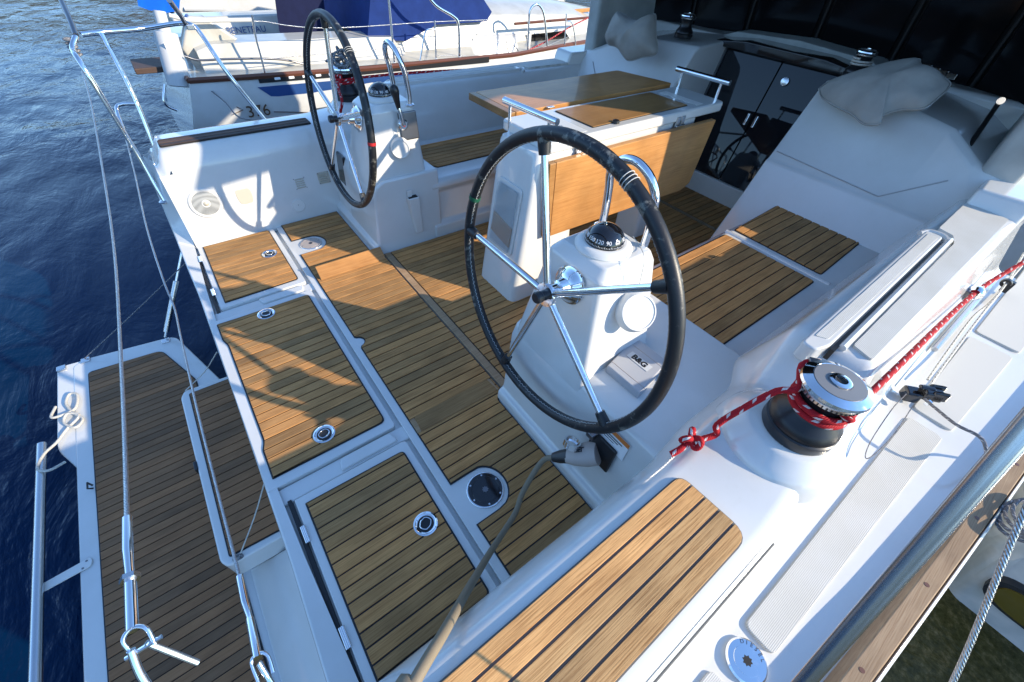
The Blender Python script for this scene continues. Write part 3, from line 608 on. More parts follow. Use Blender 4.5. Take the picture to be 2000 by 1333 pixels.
rail(pp, 'boarding_gate_post', [Q(330, 0, z=1.25), Q(352, 30, z=1.12), Q(362, 46, z=1.05)], 0.013, 'dark_steel', k=3)
under(pp, MB().obox(Q(372, 53, z=1.035), (0.045, 0.03, 0.03)).build('clamp', 'steel', None, 0, 0.005))
for p in ((-0.256, 1.68, 0.215), (0.56, 2.03, 0.452), (-0.17, 1.82, 0.455)):
    under(pp, MB().lathe([(0, 0), (0.032, 0), (0.032, 0.005), (0.018, 0.012), (0, 0.012)], p, n=20).build('base_plate', 'steel'))
lw = MB()
for k in range(5): lw.tube([Q(142, 92, z=1.0) + Vector((0.02 * math.cos(a), 0.02 * math.sin(a), 0.018 * (k - 2))) for a in [j * math.pi / 6 for j in range(12)]], 0.006, 6, True)
under(pp, lw.build('lashing', 'rope_grey'))
tb = empty('lifeline', (-0.28, 0, 1.0), 'upper guard wire drooping across the open stern', 'lifeline')
e1 = Q(262, 1240, x=-0.28)
under(tb, MB().tube(spline([Q(160, 140, z=0.93), Q(178, 205, x=-0.285), Q(205, 360, x=-0.285), Q(224, 500, x=-0.285), Q(236, 700, x=-0.284), Q(243, 850, x=-0.282), Q(248, 1015, x=-0.28)], 6), 0.0036, 8).build('guard_wire', 'wire', None, 60))
under(tb, MB().tube([Q(248, 1012, x=-0.28), Q(249, 1075, x=-0.28), Q(252, 1110, x=-0.28), Q(254, 1130, x=-0.28), Q(254, 1131, x=-0.28), Q(258, 1232, x=-0.28)], [0.006, 0.006, 0.005, 0.005, 0.0065, 0.0065], 12).build('turnbuckle', 'chrome', None, 60))
under(tb, MB().lathe([(0, -0.003), (0.011, -0.003), (0.011, 0.004), (0, 0.004)], Q(254, 1130, x=-0.28), (0, -1, 0.1), 6).build('lock_nut', 'steel', None, 20))
fk = Q(260, 1240, x=-0.28)
under(tb, MB().tube(spline([fk + Vector((-0.010, -0.012, -0.014)), fk + Vector((-0.010, 0.0, 0.0)), fk + Vector((0.0, 0.007, 0.003)), fk + Vector((0.012, 0.0, 0.0)), fk + Vector((0.013, -0.017, -0.015))], 5), 0.0026, 8).build('fork', 'chrome', None, 60))
under(tb, MB().tube([fk + Vector((-0.016, -0.015, -0.015)), fk + Vector((0.021, -0.015, -0.013))], 0.0028, 8).build('clevis_pin', 'chrome'))
rail(tb, 'hook', [fk + Vector((-0.007, -0.012, -0.008)), fk + Vector((-0.012, -0.04, -0.04)), fk + Vector((-0.008, -0.09, -0.10))], 0.0045)
rail(tb, 'hook', [fk + Vector((0.006, -0.012, -0.012)), fk + Vector((0.03, -0.045, -0.07))], 0.0038, k=2)
tb2 = empty('lifeline', (-0.28, 0, 0.5), 'lower guard wire drooping across the open stern', 'lifeline')
under(tb2, MB().tube(spline([Q(243, 262, z=0.53), Q(262, 335, x=-0.285), Q(285, 440, x=-0.285), Q(318, 545, x=-0.285), Q(340, 600, x=-0.285), Q(352, 655, x=-0.285), Q(385, 800, x=-0.285), Q(425, 960, x=-0.285), Q(468, 1128, x=-0.285)], 6), 0.0036, 8).build('guard_wire', 'wire', None, 60))
under(tb2, MB().tube([Q(468, 1126, x=-0.285), Q(478, 1175, x=-0.285), Q(487, 1205, x=-0.285), Q(488, 1210, x=-0.285), Q(503, 1285, x=-0.285)], [0.0075, 0.0075, 0.006, 0.008, 0.008], 12).build('turnbuckle', 'chrome', None, 60))
f2 = Q(503, 1285, x=-0.285)
rail(tb2, 'fork', [f2 + Vector((-0.014, -0.035, -0.02)), f2 + Vector((-0.011, 0, 0)), f2 + Vector((0.006, 0.005, 0)), f2 + Vector((0.015, -0.007, -0.007)), f2 + Vector((0.013, -0.035, -0.02))], 0.0034)
rail(tb2, 'hook', [f2 + Vector((0, -0.01, 0)), f2 + Vector((0.004, -0.06, -0.04)), f2 + Vector((0.012, -0.12, -0.08))], 0.0055)
sn = empty('pushpit_upright', (-0.09, -1.97, 0.45), 'slim stainless upright leaning forward over the starboard toe rail', 'guard rail')
under(sn, MB().tube([(-0.09, -1.97, 0.45), (0.207, -1.798, 1.265), (0.28, -1.756, 1.464), (0.31, -1.739, 1.545)], 0.0054, 24).build('tube', 'steel', None, 60))
under(sn, MB().lathe([(0, 0), (0.04, 0), (0.04, 0.006), (0.024, 0.03), (0, 0.03)], (-0.09, -1.97, 0.45), n=20).build('base_plate', 'steel'))
rope_obj('guard_wire', [(0.30, -2.03, 0.48), (0.40, -2.07, 0.80), (0.49, -1.98, 1.02), (0.573, -1.884, 1.22), (0.66, -1.79, 1.43)], 0.0031, 'wire', 'bright twisted steel wire rising outside the starboard toe rail', 'wire', n=12)
# moulding joint along the starboard coaming foot
MB().tube([(0.0, -1.818, 0.5645), (0.45, -1.8195, 0.5640), (0.80, -1.8205, 0.5640)], 0.0026, 6).build('joint_line', 'caulk_grey', Y, 60)

# ------------------------------------------------------------------ helms
def wheel(s, rot, lab):
    C = Vector((0.757, s * 0.932, 0.785)); R = 0.472; tl = -0.10
    n = Vector((math.cos(tl), 0, math.sin(tl))); u = Vector((0, 1, 0)); v = n.cross(u)
    o = empty('steering_wheel', C, lab, 'steering wheel', 'twin steering wheels')
    P = lambda a, r=R, d=0.0: C + (u * math.cos(a) + v * math.sin(a)) * r + n * d
    ring = MB().tube([P(2 * math.pi * k / 96) for k in range(96)], 0.0195, 18, True).build('rim', 'leather', None, 80); under(o, ring)
    for k in range(5):
        a = math.radians(rot + 72 * k)
        under(o, MB().tube([P(a, 0.030), P(a, 0.24), P(a, R - 0.05)], [0.0125, 0.0125, 0.0105], 14).build('spoke', 'chrome', None, 60))
        under(o, MB().tube([P(a, R - 0.055), P(a, R - 0.01)], [0.0165, 0.020], 12).build('spoke_sleeve', 'leather', None, 60))
    # cross stitching inside the rim
    st = MB(); q = 0.0198
    for k in range(170):
        a = 2 * math.pi * k / 170; da = 2 * math.pi / 170 * 0.8
        if k % 34 < 2: continue
        for sg in (1, -1):
            p0 = P(a, R - q * 0.93, -0.0055 * sg - 0.004); p1 = P(a + da, R - q * 0.93, 0.0055 * sg - 0.004)
            st.tube([p0, p1], 0.0009, 4, caps=False)
    so_ = st.build('stitching', 'stitch', None, 0); so_['kind'] = 'stuff'; under(o, so_)
    hub = MB().lathe([(0, -0.012), (0.040, -0.012), (0.043, -0.008), (0.043, 0.000), (0.036, 0.004), (0.027, 0.012), (0.027, 0.034), (0.020, 0.04), (0.020, 0.06), (0, 0.06)], C, n, 32).build('hub', 'chrome', None, 45); under(o, hub)
    under(o, MB().lathe([(0, -0.052), (0.016, -0.052), (0.020, -0.047), (0.020, -0.030), (0.016, -0.026), (0.018, -0.012), (0, -0.012)], C, n, 14).build('hub_nut', 'black_plastic', None, 35))
    under(o, MB().tube([P(math.radians(rot + (16 if s < 0 else 160)) + k * 0.01, R) for k in range(4)], 0.0215, 18).build('marker_tape', 'tape_green' if s < 0 else 'red_plastic', None, 60))
    wr = MB()
    for j in range(3): wr.tube([P(math.radians(rot + 110 + j * 1.2)) + (lambda c: c)(u * 0) + ((P(math.radians(rot + 110 + j * 1.2)) - C).normalized() * math.cos(t) + n * math.sin(t)) * 0.0214 for t in [i * math.pi / 8 for i in range(16)]], 0.0012, 4, True)
    under(o, wr.build('whipping', 'stitch', None, 0))
    return o
wheel(-1, 0, 'black leather covered steering wheel on the starboard helm, green tape on its rim')
wheel(1, 17, 'black leather covered steering wheel on the port helm, red tape on its rim')

def pedestal(s, lab):
    o = empty('helm_pedestal', (0.97, s * 0.9, 0), lab, 'helm pedestal', 'twin helm pedestals')
    def ring(z, x0, x1, w0, w1, c=0.05):
        return [(x, s * yv, z) for x, yv in rpoly([(x0, w0), (x1, w0), (x1, w1), (x0, w1)], c, 4)]
    rings = [ring(-0.02, 0.757, 1.20, 0.700, 1.20, 0.022), ring(0.46, 0.812, 1.180, 0.728, 1.12, 0.026), ring(0.835, 0.884, 1.158, 0.772, 1.040, 0.03), ring(0.866, 0.925, 1.150, 0.795, 1.015, 0.022)]
    under(o, MB().loft(rings).build('body', 'gelcoat', None, 32, 0.010, 3))
    # shaft boss on the aft face
    b = MB().lathe([(0, 0.0), (0.068, 0.0), (0.068, 0.006), (0.058, 0.010), (0.050, 0.024), (0.034, 0.032), (0.030, 0.06), (0.022, 0.065), (0.022, 0.10), (0, 0.10)], (0.868, s * 0.925, 0.772), (-1, 0, 0.12), 36).build('shaft_boss', 'chrome', None, 45); under(o, b)
    gr = MB().tube(spline([(1.135, s * 0.785, 0.84), (1.140, s * 0.785, 0.90), (1.130, s * 0.785, 1.00), (1.115, s * 0.79, 1.06), (1.105, s * 0.825, 1.11), (1.10, s * 0.885, 1.132), (1.105, s * 0.945, 1.11), (1.115, s * 0.98, 1.06), (1.130, s * 0.985, 1.00), (1.140, s * 0.985, 0.90), (1.135, s * 0.985, 0.83)], 7), 0.0145, 14).build('grab_rail', 'chrome', None, 60); under(o, gr)
    for yv in (0.785, 0.985): under(o, MB().lathe([(0, 0), (0.028, 0), (0.028, 0.004), (0.018, 0.010), (0, 0.010)], (1.137, s * yv, 0.846), n=20).build('rail_foot', 'chrome', None, 45))
    return o
pedestal(-1, 'white helm pedestal with chrome grab hoop beside the starboard seat')
pedestal(1, 'white helm pedestal with chrome grab hoop and throttle on the port side')

def compass(s, lab):
    c = Vector((1.020, s * 0.905, 0.868)); o = empty('compass', c, lab, 'compass', 'steering compasses')
    under(o, MB().lathe([(0, -0.01), (0.098, -0.01), (0.100, 0.003), (0.094, 0.012), (0.080, 0.020), (0.072, 0.020), (0, 0.018)], c, n=44).build('bezel', 'white_plastic', None, 40))
    k = MB()
    for a in range(4): k.lathe([(0, 0), (0.0042, 0), (0.003, 0.002), (0, 0.002)], c + Vector((0.080 * math.cos(a * 1.571 + .4), 0.080 * math.sin(a * 1.571 + .4), 0.0155)), n=8)
    under(o, k.build('screw_heads', 'dark_steel', None, 0))
    r = 0.069; dome = [(r * math.cos(t), 0.016 + r * 0.92 * math.sin(t)) for t in [i * math.pi / 2 / 10 for i in range(11)]]; dome[-1] = (0.0, dome[-1][1])
    under(o, MB().lathe(dome, c, n=36).build('dome', 'black_gloss', None, 80))
    face = Vector((-0.75, -0.35 if s < 0 else -0.75, 0)).normalized(); az0 = math.atan2(face.y, face.x)
    for j in range(-3, 4):
        az = az0 + j * 0.50; el = math.radians(24)
        nn = Vector((math.cos(az) * math.cos(el), math.sin(az) * math.cos(el), math.sin(el))); p = c + Vector((0, 0, 0.016)) + nn * (r + 0.0003) * 0.985
        up = Vector((0, 0, 1)); xd = up.cross(nn)
        text(str((120 + 30 * -j) % 360), 0.0185, frame(p, xd, nn.cross(xd)), 'white_paint', o, 'numeral', 0.0004)
    tk = MB()
    for j in range(48):
        az = az0 + (j - 24) * 0.08; el = math.radians(8); nn = Vector((math.cos(az) * math.cos(el), math.sin(az) * math.cos(el), math.sin(el)))
        p = c + Vector((0, 0, 0.016)) + nn * r * 0.995; tk.tube([p, p + Vector((0, 0, 0.007 if j % 4 == 0 else 0.004))], 0.0007, 4, caps=False)
    t = tk.build('graduation', 'white_paint', None, 0); t['kind'] = 'stuff'; under(o, t)
compass(-1, 'black dome compass in white ring on top of the starboard helm pedestal')
compass(1, 'black dome compass in white ring on top of the port helm pedestal')

def cup(pos, axis, r, cord, lab):
    o = empty('compass_cover', pos, lab, 'cover', 'compass covers')
    under(o, MB().lathe([(0.0, 0.019), (r * 0.78, 0.019), (r * 0.80, 0.022), (r * 0.86, 0.022), (r * 0.93, 0.012), (r, -0.012), (r * 0.96, -0.012), (r * 0.84, 0.006), (0, 0.010)], pos, axis, 36).build('cap', 'white_plastic', None, 50))
    under(o, MB().tube(spline(cord, 6), 0.0014, 6).build('cord', 'rope_plain'))
cup(Q(1243, 610, y=-1.115), Vector((-0.35, -0.75, 0.60)), 0.072, [Q(1248, 560, y=-1.09), Q(1258, 510, y=-1.07), Q(1252, 485, z=0.872), Q(1236, 462, z=0.882)], 'white plastic compass cover hanging by a cord from the starboard compass')
cup(Q(782, 290, y=0.725), Vector((-0.35, -0.93, 0.10)), 0.060, [Q(777, 265, y=0.735), Q(775, 225, y=0.75), Q(768, 178, z=0.88)], 'white plastic compass cover hanging by a cord below the throttle')

# throttle on the port pedestal
th = empty('throttle', (1.09, 0.76, 0.70), 'black and chrome engine throttle lever on the port pedestal', 'throttle')
tp0 = Q(798, 246, y=0.757)
under(th, MB().obox(tp0, (0.115, 0.012, 0.15), Matrix.Rotation(-0.12, 3, 'X')).build('plate', 'dark_steel', None, 30, 0.012, 3))
hb = Q(786, 243, y=0.735)
under(th, MB().lathe([(0, 0), (0.030, 0), (0.030, 0.022), (0.022, 0.03), (0, 0.03)], hb + Vector((0, 0.01, 0)), (0, -1, 0), 24).build('boss', 'chrome', None, 40))
under(th, MB().lathe([(0, 0), (0.008, 0), (0.008, 0.003), (0, 0.003)], hb + Vector((0, -0.021, 0)), (0, -1, 0), 14).build('button', 'red_plastic'))
kt = Q(769, 172, y=0.715)
under(th, MB().tube([hb + Vector((0, -0.012, 0)), hb.lerp(kt, 0.3) + Vector((0, -0.012, 0)), hb.lerp(kt, 0.5)], [0.015, 0.012, 0.010], 12).build('lever', 'chrome', None, 60))
under(th, MB().tube([hb.lerp(kt, f) for f in (0.42, 0.55, 0.75, 0.9, 1.02, 1.08)], [0.011, 0.014, 0.019, 0.025, 0.022, 0.008], 16).build('knob', 'black_plastic', None, 60))
text('RE', 0.02, frame(Q(806, 264, y=0.748), (1, 0, 0), (0, 0.1, 1)), 'white_paint', th)
wp = empty('winch_handle_pocket', Q(812, 410, y=0.72), 'white plastic winch handle pocket on the port pedestal', 'pocket')
c0, c1 = Q(802, 382, y=0.716), Q(818, 452, y=0.704)
pk = [[(c.x - a, c.y + 0.006, c.z), (c.x + a, c.y + 0.006, c.z), (c.x + a * 0.85, c.y - d, c.z), (c.x - a * 0.85, c.y - d, c.z)] for c, a, d in ((c1, 0.030, 0.02), (c0, 0.042, 0.052))]
under(wp, MB().loft(pk).build('pocket', 'white_plastic', None, 30, 0.006)); under(wp, MB().obox(c0 + Vector((0, -0.022, 0.001)), (0.060, 0.036, 0.006)).build('opening', 'hole_shade', None, 0))
under(wp, MB().obox(c0 + Vector((0, 0.0, 0.02)), (0.085, 0.012, 0.05)).build('back_plate', 'white_plastic', None, 30, 0.005)); under(wp, MB().obox(c0 + Vector((-0.016, -0.02, 0.02)), (0.032, 0.010, 0.05)).build('tongue', 'white_plastic', None, 30, 0.003))
ep = empty('engine_panel', (0.80, 1.12, 0.5), 'black engine panel with red warning label beside the port pedestal', 'control panel')
under(ep, MB().obox((0.806, 1.27, 0.36), (0.02, 0.13, 0.20), Matrix.Rotation(0.10, 3, 'Y')).build('panel', 'black_gloss', None, 30, 0.008)); under(ep, MB().obox((0.792, 1.27, 0.225), (0.004, 0.12, 0.03), Matrix.Rotation(0.10, 3, 'Y')).build('label_plate', 'white_paint', None, 0)); under(ep, MB().obox((0.790, 1.27, 0.218), (0.004, 0.10, 0.010), Matrix.Rotation(0.10, 3, 'Y')).build('red_band', 'red_plastic', None, 0))

# instrument under its cover on the starboard helm seat
bgp = [Q(1241, 657, z=0.517), Q(1306, 706, z=0.517), Q(1250, 768, z=0.517), Q(1186, 714, z=0.517)]
ins = empty('instrument_display', bgp[3], 'instrument cover lettered B&G, shade put in as grey, on the starboard helm seat', 'instrument')
under(ins, MB().loft([[(p.x, p.y, 0.481) for p in bgp], [(p.x, p.y, 0.510) for p in bgp], [tuple(p.lerp(sum(bgp, Vector()) / 4, 0.03)) for p in bgp]]).build('cover', 'cover_shaded', None, 30, 0.003))
ce = sum(bgp, Vector()) / 4; xd = (bgp[1] - bgp[0]); yd = (bgp[0] - bgp[3])
fr = frame(ce + Vector((0, 0, 0.001)) + yd * 0.05, xd, yd)
under(ins, MB().add([fr @ Vector(p) for p in [(-0.048, -0.018, 0), (0.048, -0.018, 0), (0.048, 0.018, 0), (-0.048, 0.018, 0), (-0.048, -0.018, 0.0012), (0.048, -0.018, 0.0012), (0.048, 0.018, 0.0012), (-0.048, 0.018, 0.0012)]], [(0, 1, 2, 3), (4, 5, 6, 7), (0, 1, 5, 4), (1, 2, 6, 5), (2, 3, 7, 6), (3, 0, 4, 7)]).build('badge', 'life_grey', None, 0))
text('B&G', 0.034, fr @ Matrix.Translation((0, 0, 0.0018)), 'black_plastic', ins, bold=0.0012)
for f in (-0.36, 0.28):
    a, b = ce + xd * -0.49 + yd * f, ce + xd * 0.49 + yd * f; under(ins, MB().tube([a + Vector((0, 0, 0.0002)), b + Vector((0, 0, 0.0002))], 0.0012, 4).build('seam', 'grey_plastic', None, 0))

# ------------------------------------------------------------------ cockpit table
TZ = 0.90
tbl = empty('cockpit_table', (1.9, 0, 0), 'cockpit table with white tray, one teak leaf raised and one hanging', 'table')
def leg_ring(z, x0, x1, y0, y1, c): return [(x, yv, z) for x, yv in rpoly([(x0, y0), (x1, y0), (x1, y1), (x0, y1)], c, 4)]
under(tbl, MB().loft([leg_ring(-0.01, 1.205, 1.66, -0.195, 0.165, 0.05), leg_ring(0.04, 1.21, 1.66, -0.193, 0.163, 0.05), leg_ring(0.45, 1.275, 1.64, -0.175, 0.168, 0.045), leg_ring(0.82, 1.335, 1.62, -0.155, 0.175, 0.04), leg_ring(0.845, 1.345, 1.61, -0.145, 0.170, 0.04)]).build('leg', 'gelcoat', None, 50))
under(tbl, MB().loft([leg_ring(-0.01, 2.42, 2.62, -0.09, 0.12, 0.03), leg_ring(0.80, 2.42, 2.62, -0.09, 0.12, 0.03)]).build('leg', 'gelcoat', None, 50))
# tray
tray = rpoly([(1.40, -0.165), (2.86, -0.165), (2.86, 0.215), (1.40, 0.235)], [0.03, 0.04, 0.02, 0.03])
under(tbl, MB().prism(tray, 0.838, TZ - 0.004).build('tray', 'gelcoat', None, 40, 0.014, 3))
under(tbl, MB().prism(rpoly([(1.50, -0.150), (2.62, -0.150), (2.62, 0.20), (1.50, 0.20)], 0.03), 0.72, 0.856).build('tray_box', 'gelcoat', None, 40, 0.02, 3))
ins_poly = rpoly([(1.735, -0.112), (2.545, -0.108), (2.535, 0.185), (1.725, 0.185)], 0.012)
under(tbl, MB().prism(ins_poly, TZ - 0.006, TZ - 0.001).build('insert_recess', 'caulk', None, 0)); under(tbl, MB().prism(inset(ins_poly, 0.004), TZ - 0.004, TZ + 0.002).build('teak_insert', 'teak_table', None, 0, 0.001, 1))
def wavy(x0, x1, y0, y1, n=6):
    a = [(x0 + 0.012 * math.sin(k * math.pi / 2.0), y0 + (y1 - y0) * k / (2 * n)) for k in range(2 * n + 1)]
    return a + [(x1 - 0.0 * k, y1 - (y1 - y0) * k / 4) for k in range(5)]
under(tbl, MB().prism(wavy(2.60, 2.67, -0.13, 0.16), TZ - 0.0035, TZ - 0.0025).build('bottle_trough', 'white_plastic', None, 0)); under(tbl, MB().prism(wavy(1.60, 1.68, -0.13, 0.16), TZ - 0.0035, TZ - 0.0025).build('bottle_trough', 'white_plastic', None, 0))
def leafpiece(name, verts, lab=None):
    o = MB().loft(verts).build(name, 'teak_table', None, 0, 0.003, 2); under(tbl, o)
    if lab: o['label'] = lab
pl = rpoly([(1.515, 0.672), (2.75, 0.672), (2.862, 0.262), (1.515, 0.262)], [0.02, 0.02, 0.02, 0.01], 3)
leafpiece('leaf', [[(x, yv, z) for x, yv in pl] for z in (0.862, TZ)], 'teak leaf raised level on the port side')
# end cap boards of the leaves
leafpiece('leaf_edge', [[(1.470, yv, 0.862), (1.512, yv, 0.862), (1.512, yv, TZ + 0.0005), (1.470, yv, TZ + 0.0005)] for yv in (0.262, 0.672)])
hl = [(1.415, 0.818), (2.62, 0.818), (2.74, 0.818), (2.70, 0.42), (2.62, 0.385), (1.435, 0.405)]
leafpiece('leaf', [[(x, -0.178, z) for x, z in hl], [(x, -0.212, z) for x, z in hl]], 'teak leaf hanging down on the starboard side')
leafpiece('leaf_edge', [[(1.372, yv, 0.818), (1.412, yv, 0.818), (1.432, yv, 0.405), (1.395, yv, 0.405)] for yv in (-0.178, -0.2125)])
for hx in (1.62, 2.42):
    h = MB()
    for d in (-0.022, 0.022): h.obox((hx + d, -0.168, 0.842), (0.03, 0.012, 0.06))
    h.tube([(hx - 0.04, -0.176, 0.822), (hx + 0.04, -0.176, 0.822)], 0.006, 8)
    under(tbl, h.build('hinge', 'steel', None, 30, 0.002))
for hx in (1.75,): under(tbl, MB().obox((hx, 0.248, TZ - 0.002), (0.05, 0.02, 0.006)).build('hinge', 'steel', None, 30, 0.001))
for (bx0, z0, nm) in ((2.80, 1.0, 0), (1.40, 0.985, 1)):
    a, b = (Vector((bx0, 0.215, z0)), Vector((bx0 + 0.03, -0.165, z0)))
    under(tbl, MB().tube([a, b], 0.0165, 16).build('handrail', 'chrome', None, 40))
    for f in (0.12, 0.86): p = a.lerp(b, f); under(tbl, MB().tube([(p.x, p.y, TZ - 0.03 if nm == 0 else 0.83), (p.x, p.y, z0)], 0.0085, 10).build('handrail_post', 'chrome', None, 40))
under(tbl, MB().lathe([(0, 0), (0.02, 0), (0.018, 0.012), (0.008, 0.016), (0, 0.016)], (1.90, -0.118, TZ), n=14).build('catch', 'black_plastic', None, 40))
# clear fronted locker in the aft face of the leg
def aftface(u, v): # u across (port +), v up from the sole; on the leaning aft face
    x = 1.21 + (v - 0.04) * 0.158; return Vector((x, u, v))
win = rpoly([(-0.115, 0.28), (0.115, 0.28), (0.105, 0.66), (-0.105, 0.66)], 0.03, 4)
under(tbl, MB().loft([[aftface(u, v) + Vector((-0.000, 0, 0)) for u, v in win], [aftface(u, v) + Vector((-0.010, 0, 0)) for u, v in win]]).build('window_frame', 'white_plastic', None, 30, 0.003))
w2_ = inset(win, 0.018)
under(tbl, MB().loft([[aftface(u, v) + Vector((-0.0085, 0, 0)) for u, v in w2_], [aftface(u, v) + Vector((-0.0115, 0, 0)) for u, v in w2_]]).build('window_backing', 'life_grey', None, 0))
bd = [(-0.09, 0.33), (0.09, 0.36), (0.088, 0.47), (-0.086, 0.44)]
under(tbl, MB().loft([[aftface(u, v) + Vector((-0.010, 0, 0)) for u, v in bd], [aftface(u, v) + Vector((-0.018, 0, 0)) for u, v in bd]]).build('stowed_board', 'teak_table', None, 0))
under(tbl, MB().loft([[aftface(u, v) + Vector((-0.020, 0, 0)) for u, v in w2_], [aftface(u, v) + Vector((-0.023, 0, 0)) for u, v in w2_]]).build('window_pane', 'clear_pane', None, 0))

# ------------------------------------------------------------------ winches
def winch(c, lab, ropem=None, sc=1.0, grp='winches'):
    c = Vector(c); o = empty('winch', c, lab, 'winch', grp); S = lambda pr: [(r * sc, h * sc) for r, h in pr]
    under(o, MB().lathe(S([(0, 0), (0.091, 0), (0.094, 0.006), (0.094, 0.034), (0.089, 0.038), (0.0, 0.038)]), c, n=40).build('base', 'black_plastic', None, 35))
    under(o, MB().lathe(S([(0, 0.038), (0.088, 0.038), (0.092, 0.044), (0.091, 0.058), (0.080, 0.072), (0.066, 0.090), (0.060, 0.100), (0.057, 0.130), (0.060, 0.158), (0.066, 0.165), (0, 0.165)]), c, n=44).build('drum', 'drum_black', None, 35))
    under(o, MB().lathe(S([(0, 0.165), (0.070, 0.165), (0.076, 0.168), (0.076, 0.176), (0.070, 0.179), (0, 0.179)]), c, n=44).build('self_tailer_jaw', 'steel', None, 30))
    k = MB()
    for a in range(44):
        t = a * 2 * math.pi / 44; k.obox(c + Vector((0.0745 * math.cos(t), 0.0745 * math.sin(t), 0.172)) * 1.0 if sc == 1 else c + Vector((0.0745 * math.cos(t), 0.0745 * math.sin(t), 0.172)) * sc, (0.006 * sc, 0.0035 * sc, 0.007 * sc), Matrix.Rotation(t, 3, 'Z'))
    j = k.build('jaw_teeth', 'black_plastic', None, 0); j['kind'] = 'stuff'; under(o, j)
    under(o, MB().lathe(S([(0, 0.186), (0.078, 0.186), (0.084, 0.190), (0.082, 0.198), (0.062, 0.208), (0.060, 0.206), (0, 0.206)]), c, n=48).build('top_ring', 'chrome', None, 35))
    under(o, MB().lathe(S([(0, 0.205), (0.0595, 0.205), (0.0595, 0.2085), (0.030, 0.2095), (0.028, 0.2075), (0, 0.2075)]), c, n=40).build('top_cap', 'cap_grey', None, 35))
    under(o, MB().lathe(S([(0.014, 0.2075), (0.026, 0.2075), (0.026, 0.2125), (0.022, 0.2150), (0.015, 0.2150), (0.014, 0.2080)]), c, n=32, caps=False).build('socket_ring', 'chrome', None, 35))
    under(o, MB().prism([(c.x + sc * (0.0145 if q % 2 else 0.011) * math.cos(q * math.pi / 8), c.y + sc * (0.0145 if q % 2 else 0.011) * math.sin(q * math.pi / 8)) for q in range(16)], c.z + 0.2078 * sc, c.z + 0.2092 * sc).build('handle_socket', 'hole_shade', None, 0))
    under(o, MB().obox(c + Vector((0.03, 0.07, 0.190)) * sc, (0.03 * sc, 0.03 * sc, 0.02 * sc), Matrix.Rotation(0.6, 3, 'Z')).build('feeder_arm', 'dark_steel', None, 30, 0.004))
    return o
mat('drum_black', (0.022, 0.022, 0.024), 0.33, 0.4)
WS = Vector((1.085, -1.675, 0.662)); WP = Vector((1.085, 1.675, 0.662))
winch(WS, 'black drum winch with chrome top and red sheet on the starboard coaming')
winch(WP, 'black drum winch with red sheet and grey rope bundle on the port coaming')
# starboard sheet: from the block forward, round the drum and out to its stopper knot
def wrap(c, r, a0, turns, z0, z1, n=24, sgn=1):
    k = int(turns * n); return [c + Vector((r * math.cos(a0 + sgn * 2 * math.pi * i / n), r * math.sin(a0 + sgn * 2 * math.pi * i / n), z0 + (z1 - z0) * i / k)) for i in range(k + 1)]
RR = 0.0092
tang = WS + Vector((0.0, -0.066, 0.105))
lead = Q(1905, 572, z=0.60)
pts = [Q(2012, 505, z=0.66), lead] + [tang + Vector((0.25, -0.004, -0.003))]
wr = wrap(WS, 0.068, -math.pi / 2 + 0.35, 2.15, 0.106, 0.150, sgn=-1)
tail = [WS + Vector((-0.06, 0.055, 0.165)), WS + Vector((-0.085, 0.085, 0.14)), WS + Vector((-0.13, 0.11, 0.085)), WS + Vector((-0.19, 0.135, 0.01)), Q(1400, 848, z=0.632), Q(1372, 858, z=0.615)]
full = [Vector(p) for p in pts] + wr + [WS + Vector((0.03, 0.078, 0.160)), WS + Vector((0.055, 0.068, 0.185)), WS + Vector((0.01, 0.088, 0.180))] + tail
rs = empty('sheet', lead, 'red rope with white flecks round the starboard winch, ending in a knot', 'rope')
under(rs, MB().tube(spline(full, 4), RR, 10).build('line', 'rope_red', None, 60))
kc = Q(1348, 862, z=0.612)
kn = []
for i in range(61):
    t = i / 60 * 2 * math.pi; kn.append(kc + Vector((0.021 * (math.sin(t) + 1.1 * math.sin(2 * t)) * 0.62, 0.021 * (math.cos(t) - 1.1 * math.cos(2 * t)) * 0.62, 0.015 * -math.sin(3 * t) + 0.012)))
under(rs, MB().tube(kn[:-1], RR, 10, True).build('knot', 'rope_red', None, 60))
under(rs, MB().tube(spline([kc, Q(1328, 878, z=0.60), Q(1310, 888, z=0.585)], 5), RR, 10).build('tail', 'rope_red', None, 60))
# port sheet and its bundle
rp = empty('sheet', WP + Vector((0, 0, .12)), 'red rope with white flecks round the port winch and along the port coaming', 'rope')
full = wrap(WP, 0.068, math.pi / 2, 2.3, 0.105, 0.150) ; full = [Vector(p) for p in [Q(928, 136, z=0.72), (1.6, 1.74, 0.76)]] + full + [WP + Vector((-0.05, -0.07, 0.16)), WP + Vector((-0.10, -0.12, 0.10)), Q(668, 205, x=0.93), Q(652, 260, x=0.90), Q(648, 300, x=0.88)]
under(rp, MB().tube(spline(full, 4), RR, 8).build('line', 'rope_red', None, 60))
bd_ = MB(); random.seed(3)
for k in range(7):
    c = WP + Vector((random.uniform(-.05, .05), random.uniform(-.09, .02), 0.235 + random.uniform(-.03, .04))); a = Vector((random.gauss(0, 1), random.gauss(0, 1), random.gauss(0, .6))).normalized(); u_ = a.orthogonal(); v_ = a.cross(u_)
    bd_.tube([c + (u_ * math.cos(t) + v_ * math.sin(t) * .7) * random.uniform(.045, .055) for t in [j * math.pi / 9 for j in range(18)]], 0.007, 8, True)
tag(bd_.build('rope_bundle', 'rope_grey'), 'grey rope knotted in a bundle on top of the port winch', 'rope')
